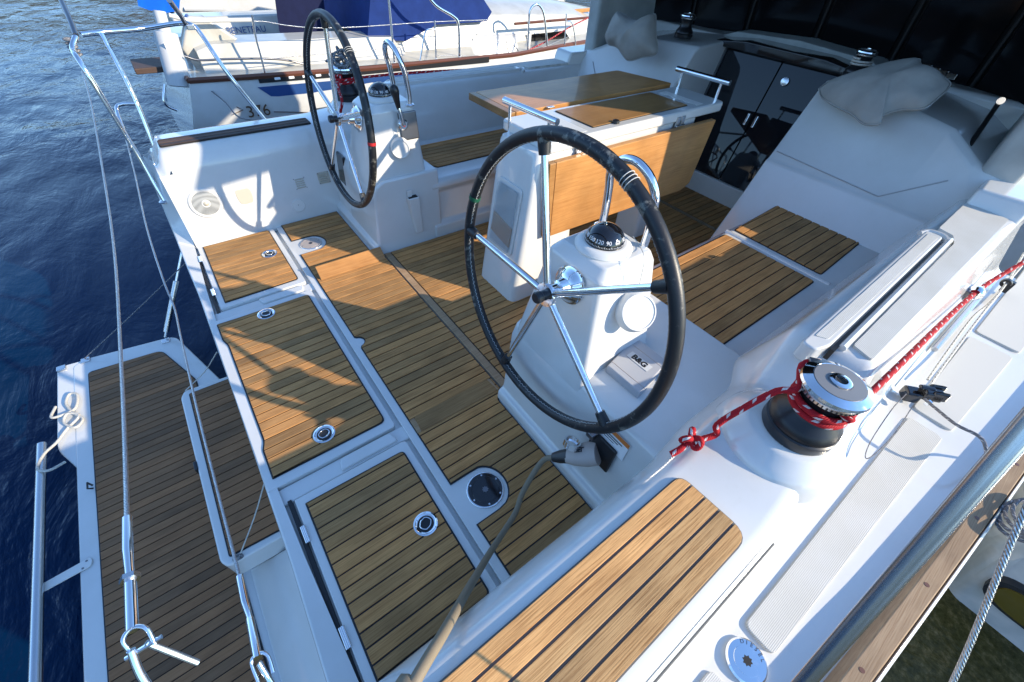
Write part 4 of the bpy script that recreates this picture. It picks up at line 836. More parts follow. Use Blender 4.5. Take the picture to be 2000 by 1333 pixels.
# deck leads
fl = empty('fairlead', lead, 'chrome fairlead leading the red sheet along the starboard side deck', 'fairlead')
ax = (Vector(full[0]) * 0 + Vector((1, 0.02, 0.04))).normalized()
under(fl, MB().lathe([(0.012, -0.018), (0.022, -0.022), (0.030, -0.012), (0.030, 0.012), (0.022, 0.022), (0.012, 0.018), (0.011, 0)], lead, ax, 24, caps=False).build('ring', 'chrome', None, 60)); under(fl, MB().obox(lead + Vector((0.01, 0.03, -0.02)), (0.07, 0.05, 0.06), Matrix.Rotation(0.4, 3, 'X')).build('bracket', 'dark_steel', None, 30, 0.01)); under(fl, MB().tube([lead + Vector((-0.35, -0.035, -0.125)), lead + Vector((0.5, -0.035, -0.125))], 0.012, 8).build('track', 'steel'))
fl2 = empty('fairlead', Q(1965, 553, z=0.52), 'small black lead for the white control line on the starboard deck', 'fairlead')
under(fl2, MB().lathe([(0.010, -0.01), (0.020, -0.012), (0.022, 0), (0.020, 0.012), (0.010, 0.01), (0.009, 0)], Q(1965, 553, z=0.53), (1, 0.05, 0.0), 20, caps=False).build('ring', 'black_plastic', None, 60)); under(fl2, MB().obox(Q(1968, 560, z=0.49), (0.03, 0.03, 0.06)).build('stem', 'black_plastic', None, 30, 0.004))
blk = Q(1805, 768, z=0.50)
rope_obj('control_line', [Q(2000, 495, z=0.57), Q(1966, 553, z=0.53), Q(1915, 618, z=0.52), Q(1850, 705, z=0.505), Q(1815, 755, z=0.50)], 0.0048, 'rope_white', 'white control line with dark flecks running aft to the black cleat', k=5)
rope_obj('control_line', [Q(1996, 520, z=0.46), Q(1935, 590, z=0.462), Q(1900, 620, z=0.465), Q(1848, 690, z=0.468), Q(1812, 742, z=0.48)], 0.0045, 'rope_white', 'second white control line close to the coaming foot', k=5)
bk = empty('cleat_block', blk, 'black plastic swivel cleat block on the starboard side deck', 'block')
bd2 = frame(blk, Vector((0.55, -0.8, 0.1)), Vector((0.8, 0.55, 0)))
for nm, cx_, sz in (('base', (-0.032, 0.0, -0.018), (0.05, 0.05, 0.045)), ('body', (0.020, 0.0, 0.004), (0.062, 0.050, 0.040)), ('cheek', (0.035, 0.018, 0.012), (0.050, 0.014, 0.042)), ('cheek', (0.035, -0.018, 0.012), (0.050, 0.014, 0.042)), ('arm', (0.0, 0.005, 0.022), (0.05, 0.022, 0.014))):
    q = MB().obox((0, 0, 0), sz); q.v = [bd2 @ (v + Vector(cx_)) for v in q.v]; under(bk, q.build(nm, 'black_gloss', None, 30, 0.008, 3))
ex = Q(1810, 785, z=0.505)
under(bk, MB().lathe([(0.006, 0), (0.013, 0), (0.013, 0.012), (0.006, 0.012)], ex, (-0.3, -0.9, -0.1), 18, caps=False).build('eye', 'chrome', None, 40))
rope_obj('furling_line', [Q(1806, 780, z=0.51), Q(1830, 800, z=0.53), Q(1868, 830, z=0.56), Q(1918, 858, z=0.57), (1.62, -2.10, 0.53), (1.72, -2.13, 0.50), (1.78, -2.15, 0.36)], 0.0052, 'rope_grey', 'dark grey line from the black cleat over the toe rail', k=6)
lc = MB()
for k in range(4):
    c = Q(1985, 1005, z=0.50) + Vector((0.0, -0.03, 0.01 * k)); lc.tube([c + Vector((0.085 * math.cos(t) * (1 + .05 * k), 0.055 * math.sin(t) * (1 - .06 * k), 0.012 * math.sin(2 * t + k) - 0.02 * math.sin(t))) for t in [j * math.pi / 14 for j in range(28)]], 0.005, 8, True)
tag(lc.build('line_coil', 'rope_grey'), 'coil of grey flecked line hanging outside the starboard toe rail', 'rope')
# loose whipping twine against the coaming foot
rope_obj('twine', [Q(1782, 795, z=0.50), Q(1745, 850, z=0.49), Q(1705, 890, z=0.475), Q(1690, 893, z=0.47), Q(1702, 860, z=0.475), Q(1742, 800, z=0.49), Q(1770, 770, z=0.50)], 0.0016, 'rope_grey', 'thin grey twine loop lying at the foot of the starboard coaming', k=6)
# diesel filler
fc = Q(1457, 1292, z=0.45); fi = empty('fuel_filler', fc, 'chrome deck filler cap lettered DIESEL on the starboard side deck', 'deck filler')
under(fi, MB().lathe([(0, -0.01), (0.046, -0.01), (0.047, 0.002), (0.043, 0.006), (0.0, 0.0065)], fc, n=44).build('flange', 'chrome', None, 35)); under(fi, MB().lathe([(0, 0.006), (0.0305, 0.006), (0.030, 0.0078), (0, 0.008)], fc, n=36).build('cap', 'chrome', None, 30))
under(fi, MB().prism([(fc.x + (0.012 if q % 2 else 0.0085) * math.cos(q * math.pi / 8), fc.y + (0.012 if q % 2 else 0.0085) * math.sin(q * math.pi / 8)) for q in range(16)], fc.z + 0.007, fc.z + 0.0086).build('key_socket', 'hole_shade', None, 0))
for j, ch in enumerate('DIESEL'):
    a = math.radians(50 - 17 * j); text(ch, 0.0125, frame((fc.x + 0.0375 * math.cos(a), fc.y + 0.0375 * math.sin(a), fc.z + 0.0068), (math.sin(a), -math.cos(a), 0), (math.cos(a), math.sin(a), 0)), 'dark_steel', fi, 'letter', 0.0003)

# ------------------------------------------------------------------ shore power plug and cable
sp_ = empty('shore_power_plug', (0.74, -1.25, 0.22), 'grey shore power plug lettered EEL in a socket on the helm seat face', 'plug')
sk = Vector((0.778, -1.30, 0.29)); tilt = Matrix.Rotation(0.09, 3, 'Y')
under(sp_, MB().obox(sk, (0.012, 0.115, 0.135), tilt).build('socket_plate', 'black_plastic', None, 30, 0.006, 3))
pa, pb = sk + Vector((-0.012, 0.0, 0.0)), sk + Vector((-0.085, 0.085, -0.075))
dirp = (pb - pa).normalized(); sidev = dirp.cross(Vector((0, 0, 1))).normalized(); upv = sidev.cross(dirp)
def ell(c, a, b, n=16): return [c + sidev * a * math.cos(2 * math.pi * k / n) + upv * b * math.sin(2 * math.pi * k / n) for k in range(n)]
under(sp_, MB().loft([ell(pa, 0.048, 0.034), ell(pa.lerp(pb, .3), 0.05, 0.034), ell(pa.lerp(pb, .7), 0.042, 0.028), ell(pb, 0.026, 0.022)]).build('plug_body', 'grey_plastic', None, 60))
under(sp_, MB().loft([ell(pb.lerp(pa, .12), 0.030, 0.025), ell(pb + dirp * 0.02, 0.026, 0.022), ell(pb + dirp * 0.05, 0.018, 0.017)]).build('strain_relief', 'black_plastic', None, 60))
rg = Q(1117, 866, x=0.715)
under(sp_, MB().lathe([(0.026, -0.012), (0.032, -0.012), (0.032, 0.012), (0.026, 0.012)], rg, Vector((0.35, 0.1, 0.9)), 26, caps=False).build('locking_ring', 'chrome', None, 20)); under(sp_, MB().obox(sk + Vector((-0.02, 0.045, 0.075)), (0.03, 0.035, 0.03)).build('ring_clamp', 'dark_steel', None, 30, 0.006))
text('EEL', 0.026, frame(pa.lerp(pb, .45) + upv * 0.0335, dirp * -1, sidev * -1 if sidev.y > 0 else sidev), 'black_plastic', sp_, 'letters', 0.0008, 0.0006)
st_ = empty('warning_sticker', (0.795, -1.31, 0.37), 'white warning sticker with orange bar behind the shore power plug', 'sticker')
under(st_, MB().obox((0.793, -1.315, 0.378), (0.001, 0.135, 0.09), tilt).build('sheet', 'white_paint', None, 0)); under(st_, MB().obox((0.7955, -1.315, 0.415), (0.002, 0.135, 0.018), tilt).build('bar', 'orange_paint', None, 0))
for k in range(4): under(st_, MB().obox((0.7918, -1.31 + 0.008 * k, 0.395 - 0.012 * k), (0.0016, 0.10 - 0.016 * k, 0.0022), tilt).build('print_line', 'black_plastic', None, 0))
cb = pb + dirp * 0.045
rope_obj('shore_power_cable', [cb, cb + dirp * 0.05 + Vector((-0.01, -0.005, -0.012)), (0.53, -1.185, 0.06), Q(1005, 1005, z=0.03), Q(962, 1072, z=0.12), Q(915, 1150, z=0.40), Q(870, 1230, z=0.64), Q(838, 1283, z=0.70), Q(808, 1335, z=0.72), Q(775, 1400, z=0.70), (-0.3, -1.95, 0.60)], 0.0112, 'grey_rubber', 'brown grey shore power cable crossing the sole and the starboard coaming', 'cable', n=12, k=7)

# ------------------------------------------------------------------ fittings on the port coaming wall
def wall(x, z): # point on the inner wall of the port coaming
    w0 = 1.405 + (1.475 - 1.405) * max(0, min(1, (z + 0.03) / 0.53)); return Vector((x, w0, z))
wn_ = Vector((0, -1, 0.13)).normalized()
def onwall(u, v):
    d = RX * ((u - 1000) / FPX) + DN * ((v - 666.5) / FPX) + FW; p = CP.copy()
    for k in range(400):
        p = CP + d * (1.0 + 0.01 * k)
        if p.y >= 1.405 + 0.132 * (p.z + 0.03): break
    return p
spk = empty('loudspeaker', onwall(402, 397), 'round white loudspeaker with mesh grille in the port coaming wall', 'loudspeaker'); c = onwall(402, 397)
under(spk, MB().lathe([(0, 0), (0.092, 0), (0.094, 0.004), (0.088, 0.010), (0.078, 0.010), (0.076, 0.007), (0, 0.009)], c, wn_, 48).build('rim', 'white_plastic', None, 35))
m_, t_, p_ = mat('grille', (0.35, 0.36, 0.35), 0.5)
vo = N(t_, 'ShaderNodeTexVoronoi', Scale=190.0); vo.inputs['Randomness'].default_value = 0.0; t_.links.new(coords(t_), vo.inputs[0])
t_.links.new(ramp(t_, vo.outputs[0], [(0.25, (0.06, 0.065, 0.065)), (0.42, (0.36, 0.37, 0.36))]).outputs[0], p_.inputs['Base Color'])
under(spk, MB().lathe([(0, 0.0), (0.074, 0.0), (0.074, 0.009), (0.03, 0.013), (0, 0.014)], c, wn_, 44).build('grille', 'grille', None, 60)); under(spk, MB().lathe([(0, 0.012), (0.024, 0.012), (0.023, 0.0155), (0, 0.016)], c, wn_, 30).build('centre_ring', 'white_plastic', None, 40)); under(spk, MB().lathe([(0, 0.014), (0.017, 0.014), (0.014, 0.02), (0, 0.022)], c, wn_, 26).build('dust_cap', 'cream_plastic', None, 60))
under(spk, MB().obox(c + Vector((0.06, -0.01, -0.058)), (0.022, 0.004, 0.006), Matrix.Rotation(0.5, 3, 'Y')).build('badge', 'dark_steel', None, 0))
hp = onwall(478, 384); fr = frame(hp, (1, 0, 0), (0, 0.13, 1))
hw = MB().prism(rpoly([(-0.038, -0.048), (0.038, -0.048), (0.048, 0.0), (0.044, 0.05), (-0.044, 0.05), (-0.048, 0.0)], 0.018), -0.002, 0.006); hw.v = [fr @ v for v in hw.v]
tag(hw.build('shower_cover', 'cream_plastic', None, 30, 0.003), 'cream plastic flap beside the loudspeaker in the port coaming wall', 'cover plate')
for i, (u, v, lab) in enumerate(((586, 358, 'ribbed square vent in the port coaming, next to the loudspeaker'), (632, 347, 'ribbed square vent in the port coaming, nearer the port helm'))):
    p = onwall(u, v); fr = frame(p, (1, 0, 0), (0, 0.13, 1)); o = empty('vent', p, lab, 'vent', 'square vents in the port coaming')
    b = MB().prism(rpoly([(-0.042, -0.042), (0.042, -0.042), (0.042, 0.042), (-0.042, 0.042)], 0.012), -0.002, 0.007); b.v = [fr @ q for q in b.v]; under(o, b.build('frame', 'cream_plastic', None, 30, 0.002))
    for k in range(5):
        b = MB().obox((0, 0.028 - 0.014 * k, 0.0085), (0.060, 0.0075, 0.007), Matrix.Rotation(0.5, 3, 'X')); b.v = [fr @ q for q in b.v]; under(o, b.build('louvre', 'cream_plastic', None, 0, 0.001, 1))
    k = MB()
    for sx_ in (-1, 1):
        for sy_ in (-1, 1): k.obox((0.035 * sx_, 0.035 * sy_, 0.0075), (0.006, 0.006, 0.002))
    k.v = [fr @ q for q in k.v]; under(o, k.build('screw_heads', 'dark_steel', None, 0))
for (u, v, lab) in ((583, 402, 'round white access cap in the port coaming below the aft vent'), (628, 392, 'round white access cap in the port coaming below the forward vent')):
    p = onwall(u, v); o = empty('access_cap', p, lab, 'access cap', 'round caps in the port coaming')
    under(o, MB().lathe([(0, 0), (0.044, 0), (0.044, 0.004), (0.040, 0.006), (0.038, 0.0045), (0.0, 0.005)], p, wn_, 36).build('disc', 'white_plastic', None, 30)); under(o, MB().lathe([(0, 0.004), (0.006, 0.004), (0.005, 0.009), (0, 0.009)], p + Vector((0.004, 0, -0.028)), wn_, 12).build('tab', 'white_plastic', None, 40)); under(o, MB().lathe([(0, 0.005), (0.004, 0.005), (0, 0.006)], p + Vector((0, 0, 0.006)), wn_, 3).build('mark', 'black_plastic', None, 0))

# ------------------------------------------------------------------ canvas covers over the cabin-top winches
def cover(px, org, nrm_, cen, bulge, seed, lab):
    """draped canvas: outline read off on a plane, gathered up to a bulging top with folds"""
    org = Vector(org); nv = Vector(nrm_).normalized()
    def onpl(u, v):
        d = RX * ((u - 1000) / FPX) + DN * ((v - 666.5) / FPX) + FW; return CP + d * ((org - CP).dot(nv) / d.dot(nv))
    out = spline([onpl(*p) for p in px + px[:1]], 7)[:-1]; c0 = onpl(*cen); n = len(out); rings = []
    fr_ = [1.0, 1.01, 0.97, 0.9, 0.8, 0.68, 0.54, 0.40, 0.26, 0.13, 0.03]
    for j, f in enumerate(fr_):
        ring = []
        for k, p in enumerate(out):
            q = c0.lerp(p, f); h = bulge * (1 - f ** 2.6) ** 0.6 if f < 1 else 0.0
            a = 2 * math.pi * k / n
            fo = noise.noise(Vector((q.x * 3 + seed, q.y * 9 + q.z * 4, q.z * 3))) * 0.030 - abs(noise.noise(Vector((q.x * 4, q.y * 7 + q.x * 5 + seed, q.z * 4)))) * 0.045 + 0.015
            if j == 0: h = -0.03; fo *= .3
            ring.append(q + nv * (h + fo * (0.25 if f > .95 else 1.0)))
        rings.append(ring)
    o = MB().loft(rings).build('winch_cover', 'canvas_grey', None, 60, sub=1); tag(o, lab, 'cover', 'grey canvas winch covers')
    edge = MB().tube([p + nv * 0.004 for p in rings[1]], 0.004, 6, True).build('hem', 'canvas_grey', o, 60)
    return o
cover([(1183, 72), (1203, 29), (1215, 27), (1240, 40), (1258, 41), (1272, 31), (1281, 32), (1282, 70), (1283, 104), (1255, 112), (1226, 118), (1207, 94), (1189, 87)], (3.13, 0.85, 1.0), (-1, -0.15, 0.35), (1240, 70), 0.13, 1.3, 'grey canvas winch cover sagging on the port cabin shoulder')
cover([(1600, 176), (1625, 160), (1690, 140), (1745, 122), (1792, 118), (1800, 130), (1850, 158), (1852, 172), (1835, 190), (1803, 213), (1762, 216), (1725, 226), (1718, 243), (1690, 243), (1660, 222), (1610, 195)], (3.20, -0.85, 0.99), (-0.62, 0.1, 0.78), (1735, 170), 0.075, 4.1, 'grey canvas winch cover slumped over the starboard cabin bulkhead')
winch((3.55, -0.56, 1.045), 'small black winch with grey rope turns on the coachroof beside the companionway', sc=0.72)
winch((3.50, 0.72, 1.045), 'small black winch with chrome arm in the shade under the dodger', sc=0.72)
rope_obj('halyard', wrap(Vector((3.55, -0.56, 1.045)), 0.053, 0, 2.5, 0.07, 0.105), 0.006, 'rope_plain', 'pale halyard wrapped on the small coachroof winch', n=8, k=3)

# ------------------------------------------------------------------ dodger over the companionway
dg = empty('dodger', (3.6, 0, 1.0), 'black dodger with dark window panels and pale side posts over the companionway', 'dodger')
for s in (1, -1):
    under(dg, MB().loft([[(3.26 + a, s * 1.435, z), (3.95 + a, s * 1.36, z), (3.95 + a, s * 1.52, z), (3.30 + a, s * 1.60, z)] for z, a in ((0.80, 0.0), (1.2, -0.01), (1.6, -0.04), (2.04, -0.12))]).build('side_post', 'dodger_lining', None, 40, 0.03, 3))
base = [(3.95, 1.40), (4.10, 1.05), (4.16, 0.55), (4.18, 0.0), (4.16, -0.55), (4.10, -1.05), (3.95, -1.40)]
base = [(x - 0.02, yv) for x, yv in base]
rows = [[(x, yv, 1.035 - 0.10 * (abs(yv) / 1.4) ** 2) for x, yv in base], [(x - 0.06, yv, 1.45) for x, yv in base], [(x - 0.18, yv, 2.10) for x, yv in base]]
under(dg, MB().sheet(rows).build('windscreen_skin', 'hood_black', None, 40, solid=0.02))
for k in range(6):
    q = [Vector(rows[0][k]), Vector(rows[0][k + 1]), Vector(rows[1][k + 1]), Vector(rows[1][k])]; q[2] = q[2].lerp(Vector(rows[2][k + 1]), .8); q[3] = q[3].lerp(Vector(rows[2][k]), .8)
    ce = sum(q, Vector()) / 4; q = [p.lerp(ce, 0.13) + Vector((-0.018, 0, 0)) for p in q]
    under(dg, MB().loft([q, [p + Vector((-0.006, 0, 0)) for p in q]]).build('window_panel', 'tinted_window', None, 0, 0.003, 1))
    e0, e1 = Vector(rows[0][k]), Vector(rows[1][k]); under(dg, MB().tube([e0 + Vector((-0.025, 0, 0)), e1 + Vector((-0.025, 0, 0)), Vector(rows[2][k]) + Vector((-0.025, 0, 0))], 0.012, 8).build('seam_pole', 'hood_black', None, 60))
rfs = []
for yv, zz, xa in ((-1.62, 1.94, 2.12), (-1.2, 2.05, 2.06), (-0.6, 2.13, 2.02), (0, 2.16, 2.0), (0.6, 2.13, 2.02), (1.2, 2.05, 2.06), (1.62, 1.94, 2.12)):
    rfs.append([(xa, yv, zz), (3.2, yv, zz + 0.10), (4.0, yv * .95, zz + 0.06), (4.0, yv * .95, zz + 0.09), (3.2, yv, zz + 0.14), (xa, yv, zz + 0.03)])
under(dg, MB().loft(rfs).build('roof', 'hood_black', None, 40))
under(dg, MB().tube([Q(1955, 195, x=3.75), Q(1890, 290, x=3.35)], 0.012, 8).build('strap', 'hood_black'))
under(dg, MB().lathe([(0, 0), (0.018, 0), (0.018, 0.03), (0, 0.03)], Q(1958, 196, x=3.72), (-1, 0, 0), 12).build('fitting', 'chrome', None, 40))
lt = empty('louvre_panel', Q(1830, 138, x=3.8), 'bright louvred grating reflecting light under the dodger', 'grating')
for k in range(4): under(lt, MB().obox(Q(1808 + 16 * k, 131 + 6 * k, x=3.86), (0.012, 0.06, 0.03)).build('slat', 'chrome', None, 0, 0.003))

# ------------------------------------------------------------------ far shore: dark ridge added out of view to darken what the water reflects
rows = [[], [], []]
for k in range(61):
    a = math.radians(20 + k * 4.0); R = 190 + 25 * noise.noise(Vector((k * .21, 3, 0)))
    h = 30 + 16 * noise.noise(Vector((k * .33, 0, 0))) + 7 * noise.noise(Vector((k * 1.1, 5, 0)))
    d = Vector((math.cos(a), math.sin(a), 0))
    for r, (dr_, hz) in enumerate(((0, -1.2), (26, h * .55), (75, h))): rows[r].append(d * (R + dr_) + Vector((0, 0, hz)))
m_, t_, p_ = mat('hillside', (0.05, 0.06, 0.035), 0.9)
n_ = N(t_, 'ShaderNodeTexNoise', Scale=0.12, Detail=8.0); t_.links.new(coords(t_), n_.inputs[0]); t_.links.new(ramp(t_, n_.outputs[0], [(0.35, (0.035, 0.05, 0.025)), (0.6, (0.09, 0.085, 0.06)), (0.75, (0.2, 0.18, 0.15))]).outputs[0], p_.inputs['Base Color'])
tag(MB().sheet(rows).build('unseen_hills', 'hillside', None, 60), kind='structure')

# ------------------------------------------------------------------ neighbouring yachts on the port side
def hull(stations, name, m, root):
    """stations: (x, gunwale half beam, sheer z, waterline half beam) about the centreline yc"""
    rr_ = []
    for (x, xb, b, zs, wb, yc) in stations:
        ring = []
        for sg in (-1, 1):
            pts_ = [(x, yc + sg * b, zs), (x * .7 + xb * .3, yc + sg * (b * 1.02), zs - 0.30), (x * .35 + xb * .65, yc + sg * (b * .97), zs - 0.62), (xb, yc + sg * wb, -0.92)]
            ring += pts_ if sg < 0 else pts_[::-1]
        rr_.append(ring)
    return under(root, MB().loft(rr_).build(name, m, None, 50))
n1 = empty('neighbour_yacht', (0.3, 6.6, -0.86), 'older white yacht numbered 376 with brown rail and blue canvas, moored alongside', 'sailing yacht')
def n1p(mb, name, m='gelcoat_old', smooth=40, bevel=0.0): return under(n1, mb.build(name, m, None, smooth, bevel))
hull([(0.32, 0.0, 1.45, 0.06, 1.0, 6.5), (0.9, 0.5, 1.5, 0.05, 1.1, 6.5), (2.5, 2.5, 1.56, 0.02, 1.35, 6.5), (5, 5, 1.6, 0.0, 1.4, 6.5), (8, 8, 1.2, 0.05, 0.9, 6.5), (10.5, 10, 0.1, 0.15, 0.05, 6.5)], 'hull', 'hull_paint', n1)
yg = lambda x: 5.05 - 0.04 * min(x, 3)
n1p(MB().tube([(0.33, 5.06, 0.085), (1, 5.0, 0.075), (2.5, 4.95, 0.045), (5, 4.91, 0.03), (8, 5.3, 0.07)], 0.035, 6), 'rubbing_rail', 'brown_rail')
n1p(MB().tube([(0.33, 5.05, 0.085), (0.30, 6.0, 0.10), (0.33, 7.9, 0.085)], 0.03, 6), 'transom_rail', 'brown_rail')
n1p(MB().sheet([[(x, 5.08 - 0.02 * min(x, 3), 0.09 - 0.01 * x), (x, 6.5, 0.12), (x, 7.9, 0.09)] for x in (0.35, 3, 6, 9)]), 'deck')
# raised cockpit coaming and aft locker seats
n1p(MB().loft([[(x, 5.28, 0.05), (x, 5.40, z), (x, 5.75, z + 0.02), (x, 5.85, 0.05)] for x, z in ((0.55, 0.30), (0.75, 0.36), (2.2, 0.34), (3.1, 0.30), (3.3, 0.06))]), 'cockpit_coaming', bevel=0.03)
n1p(MB().loft([[(x, 7.0, 0.05), (x, 7.1, 0.38), (x, 7.5, 0.38), (x, 7.6, 0.05)] for x in (0.55, 3.1)]), 'cockpit_coaming', bevel=0.03)
n1p(MB().loft([[(0.50, yv, 0.05), (0.42, yv, 0.30), (0.62, yv, 0.62), (0.80, yv, 0.60), (1.15, yv, 0.30), (1.2, yv, 0.05)] for yv in (5.55, 5.75)]), 'stern_seat', bevel=0.03)
n1p(MB().loft([[(0.45, yv, 0.05), (0.42, yv, 0.36), (0.75, yv, 0.36), (0.8, yv, 0.05)] for yv in (5.9, 7.0)]), 'stern_locker', bevel=0.03)
# cabin trunk with window
n1p(MB().loft([[(x, 5.50 + e, 0.05), (x, 5.62 + e, z), (x, 5.9 + e, z + 0.12), (x, 6.5, z + 0.16), (x, 7.1, z + 0.12), (x, 7.4, z), (x, 7.5, 0.05)] for x, z, e in ((3.05, 0.50, 0), (5, 0.46, 0), (7, 0.38, .1), (8.6, 0.15, .5))]), 'cabin', bevel=0.03)
def side_window(px, yv, m, name):
    p = [Q(u, v, y=yv) for u, v in px]; c = sum(p, Vector()) / len(p)
    o = n1p(MB().loft([p, [q + Vector((0, -0.02, 0)) for q in p]]), name, 'white_plastic', 30, 0.006)
    q = [a.lerp(c, 0.10) + Vector((0, -0.023, 0)) for a in p]; g = MB().loft([q, [a + Vector((0, -0.004, 0)) for a in q]]).build('pane', m, None, 0); under(n1, g)
side_window([(912, 109), (923, 75), (935, 66), (1010, 63), (1014, 70), (1003, 98), (990, 104), (925, 112)], 5.53, 'silver_blind', 'window')
side_window([(1032, 66), (1103, 58), (1117, 78), (1110, 84), (1030, 92)], 5.53, 'tinted_window', 'window')
# bow-side timber trim
n1p(MB().tube([Q(1066, 30, y=6.0), Q(1090, 25, y=6.0), Q(1160, 19, y=6.0)], 0.035, 6), 'grab_rail', 'teak_table')
n1p(MB().tube([Q(1005, 47, y=5.3), Q(1160, 34, y=5.3)], 0.022, 6), 'trim', 'brown_rail')
# hull graphics
n1p(MB().loft([[(x, 4.935, z), (x, 4.925, z)] for x, z in ()]) if False else MB().add([(1.02, 4.975, -0.035), (3.4, 4.898, -0.075), (3.4, 4.898, -0.19), (1.22, 4.963, -0.16), (1.14, 4.966, -0.15)], [(0, 1, 2, 3, 4)]), 'blue_stripe', 'blue_stripe', 0)
n1p(MB().loft([[(x, yv - 0.012, z0), (x, yv - 0.012, z0 + 0.075), (x, yv + 0.02, z0 + 0.075), (x, yv + 0.02, z0)] for x, yv, z0 in ((1.06, 4.985, 0.005), (2.2, 4.945, -0.015), (4.5, 4.895, -0.03))]), 'scupper_band', 'black_plastic', 0)
for j in range(6): n1p(MB().obox((1.28 + 0.17 * j, 4.966 - 0.0055 * j, 0.037 - 0.003 * j), (0.07, 0.02, 0.028)), 'scupper', 'white_paint', 0, 0.006)
text('376', 0.19, frame(Q(505, 218, y=4.945), (1, -0.03, 0), (0, 0.0, 1)), 'gold', n1, 'hull_number', 0.003)
n1p(MB().tube([Q(535, 219, y=4.95), Q(700, 222, y=4.93)], 0.006, 4), 'hull_line', 'gold'); n1p(MB().tube([Q(455, 224, y=4.97), Q(475, 215, y=4.96), Q(462, 209, y=4.97)], 0.005, 4), 'hull_arrow', 'gold')
# canvas
dz_ = []
for yv in (5.48, 5.9, 6.5, 7.1, 7.5):
    e = 0.16 * (1 - ((yv - 6.5) / 1.05) ** 2); dz_.append([(2.75, yv, 0.28), (2.95, yv, 0.95 + e), (3.5, yv, 1.15 + e), (4.55, yv, 0.92 + e), (4.95, yv, 0.52 + e * .6), (4.85, yv, 0.40), (3.9, yv, 0.40), (3.35, yv, 0.22)])
n1p(MB().loft(dz_), 'spray_hood', 'canvas_blue', 45)
n1p(MB().loft([[Q(533, -30, y=yv), Q(628, -30, y=yv), Q(640, 60, y=yv), Q(640, 118, y=yv), Q(566, 118, y=yv), Q(545, 60, y=yv)] for yv in (6.3, 6.5, 6.55)]), 'cockpit_cover', 'canvas_navy', 45)
n1p(MB().loft([[Q(688, -60, y=yv), Q(800, -60, y=yv), Q(792, 2, y=yv), Q(765, 15, y=yv), Q(724, 36, y=yv), Q(686, 42, y=yv)] for yv in (7.5, 7.7)]), 'companionway_cover', 'canvas_black', 45)
n1p(MB().loft([[Q(262, -40, y=yv), Q(355, -40, y=yv), Q(350, 22, y=yv), Q(320, 26, y=yv), Q(290, 20, y=yv), Q(270, 12, y=yv)] for yv in (5.9, 6.1, 6.3)]), 'ensign_bag', 'canvas_bright', 60)
# canister and ladder on the stern
a_, b_ = Q(322, 62, y=5.35), Q(352, 168, y=5.25)
n1p(MB().tube([a_ + (a_ - b_) * .35, a_, a_.lerp(b_, .02), a_.lerp(b_, .5), b_, b_ + (b_ - a_) * .02], [0.06, 0.06, 0.115, 0.12, 0.125, 0.10], 16), 'stern_canister', 'life_grey', 40)
n1p(MB().obox(a_.lerp(b_, .3) + Vector((0.01, -0.118, 0.03)), (0.10, 0.006, 0.12), Matrix.Rotation(0.35, 3, 'X')), 'label_plate', 'white_paint', 0)
n1p(MB().obox(Q(295, 128, y=5.6), (0.36, 0.5, 0.06)), 'stern_board', 'teak_dark', 0, 0.01)
n1p(MB().tube(spline([Q(322, 165, y=5.25), Q(320, 195, y=5.2), Q(328, 208, y=5.2), Q(346, 216, y=5.2)], 5), 0.016, 8), 'stern_ladder', 'chrome', 60)
n1p(MB().lathe([(0, 0), (0.07, 0), (0.05, 0.1), (0.04, 0.13), (0.06, 0.16), (0, 0.16)], Q(775, 112, y=5.6), n=20), 'winch', 'black_plastic'); n1p(MB().lathe([(0, 0), (0.08, 0), (0.05, 0.08), (0.04, 0.16), (0.07, 0.2), (0, 0.2)], Q(660, 38, y=7.2), n=20), 'winch', 'black_plastic')
n1p(MB().lathe([(0.15, -0.03), (0.19, 0), (0.15, 0.03), (0.11, 0)], Q(636, 105, y=5.7), (0.3, -1, 0.1), 28, caps=False), 'lifebuoy', 'cream_plastic', 60)
n1p(MB().obox(Q(455, 135, y=5.40), (0.05, 0.02, 0.10)), 'fairlead_plate', 'steel', 0); n1p(MB().obox(Q(528, 100, y=5.90), (0.20, 0.02, 0.18)), 'access_hatch', 'tinted_window', 0)
# pushpit, stanchions and wires
def n1r(pts_, r=0.0125, nm='stanchion', m='chrome', yv=5.06, k=5): return n1p(MB().tube(spline([Q(u, v, y=yv) for u, v in pts_], k), r, 8), nm, m, 60)
n1r([(492, 30), (500, 75), (512, 120), (526, 183)]); n1r([(757, -20), (763, 40), (768, 100), (773, 150)], 0.016); n1r([(849, 40), (851, 100), (854, 160)]); n1r([(812, 165), (822, 110), (830, 65), (840, 57), (850, 58)]); n1r([(820, -30), (850, 10), (885, 32), (895, 48), (897, 100), (897, 145)], 0.02); n1r([(1029, 130), (1032, 60), (1035, 22), (1045, 10), (1056, 14), (1064, 40), (1071, 120)], 0.018); n1r([(1106, 28), (1104, 60), (1101, 110)]); n1r([(1108, 42), (1116, 44), (1121, 60), (1125, 95)], 0.01)
n1r([(988, 80), (991, 95), (998, 115), (1010, 112), (1012, 100), (1004, 90), (993, 88)], 0.008, 'cleat', 'dark_steel')
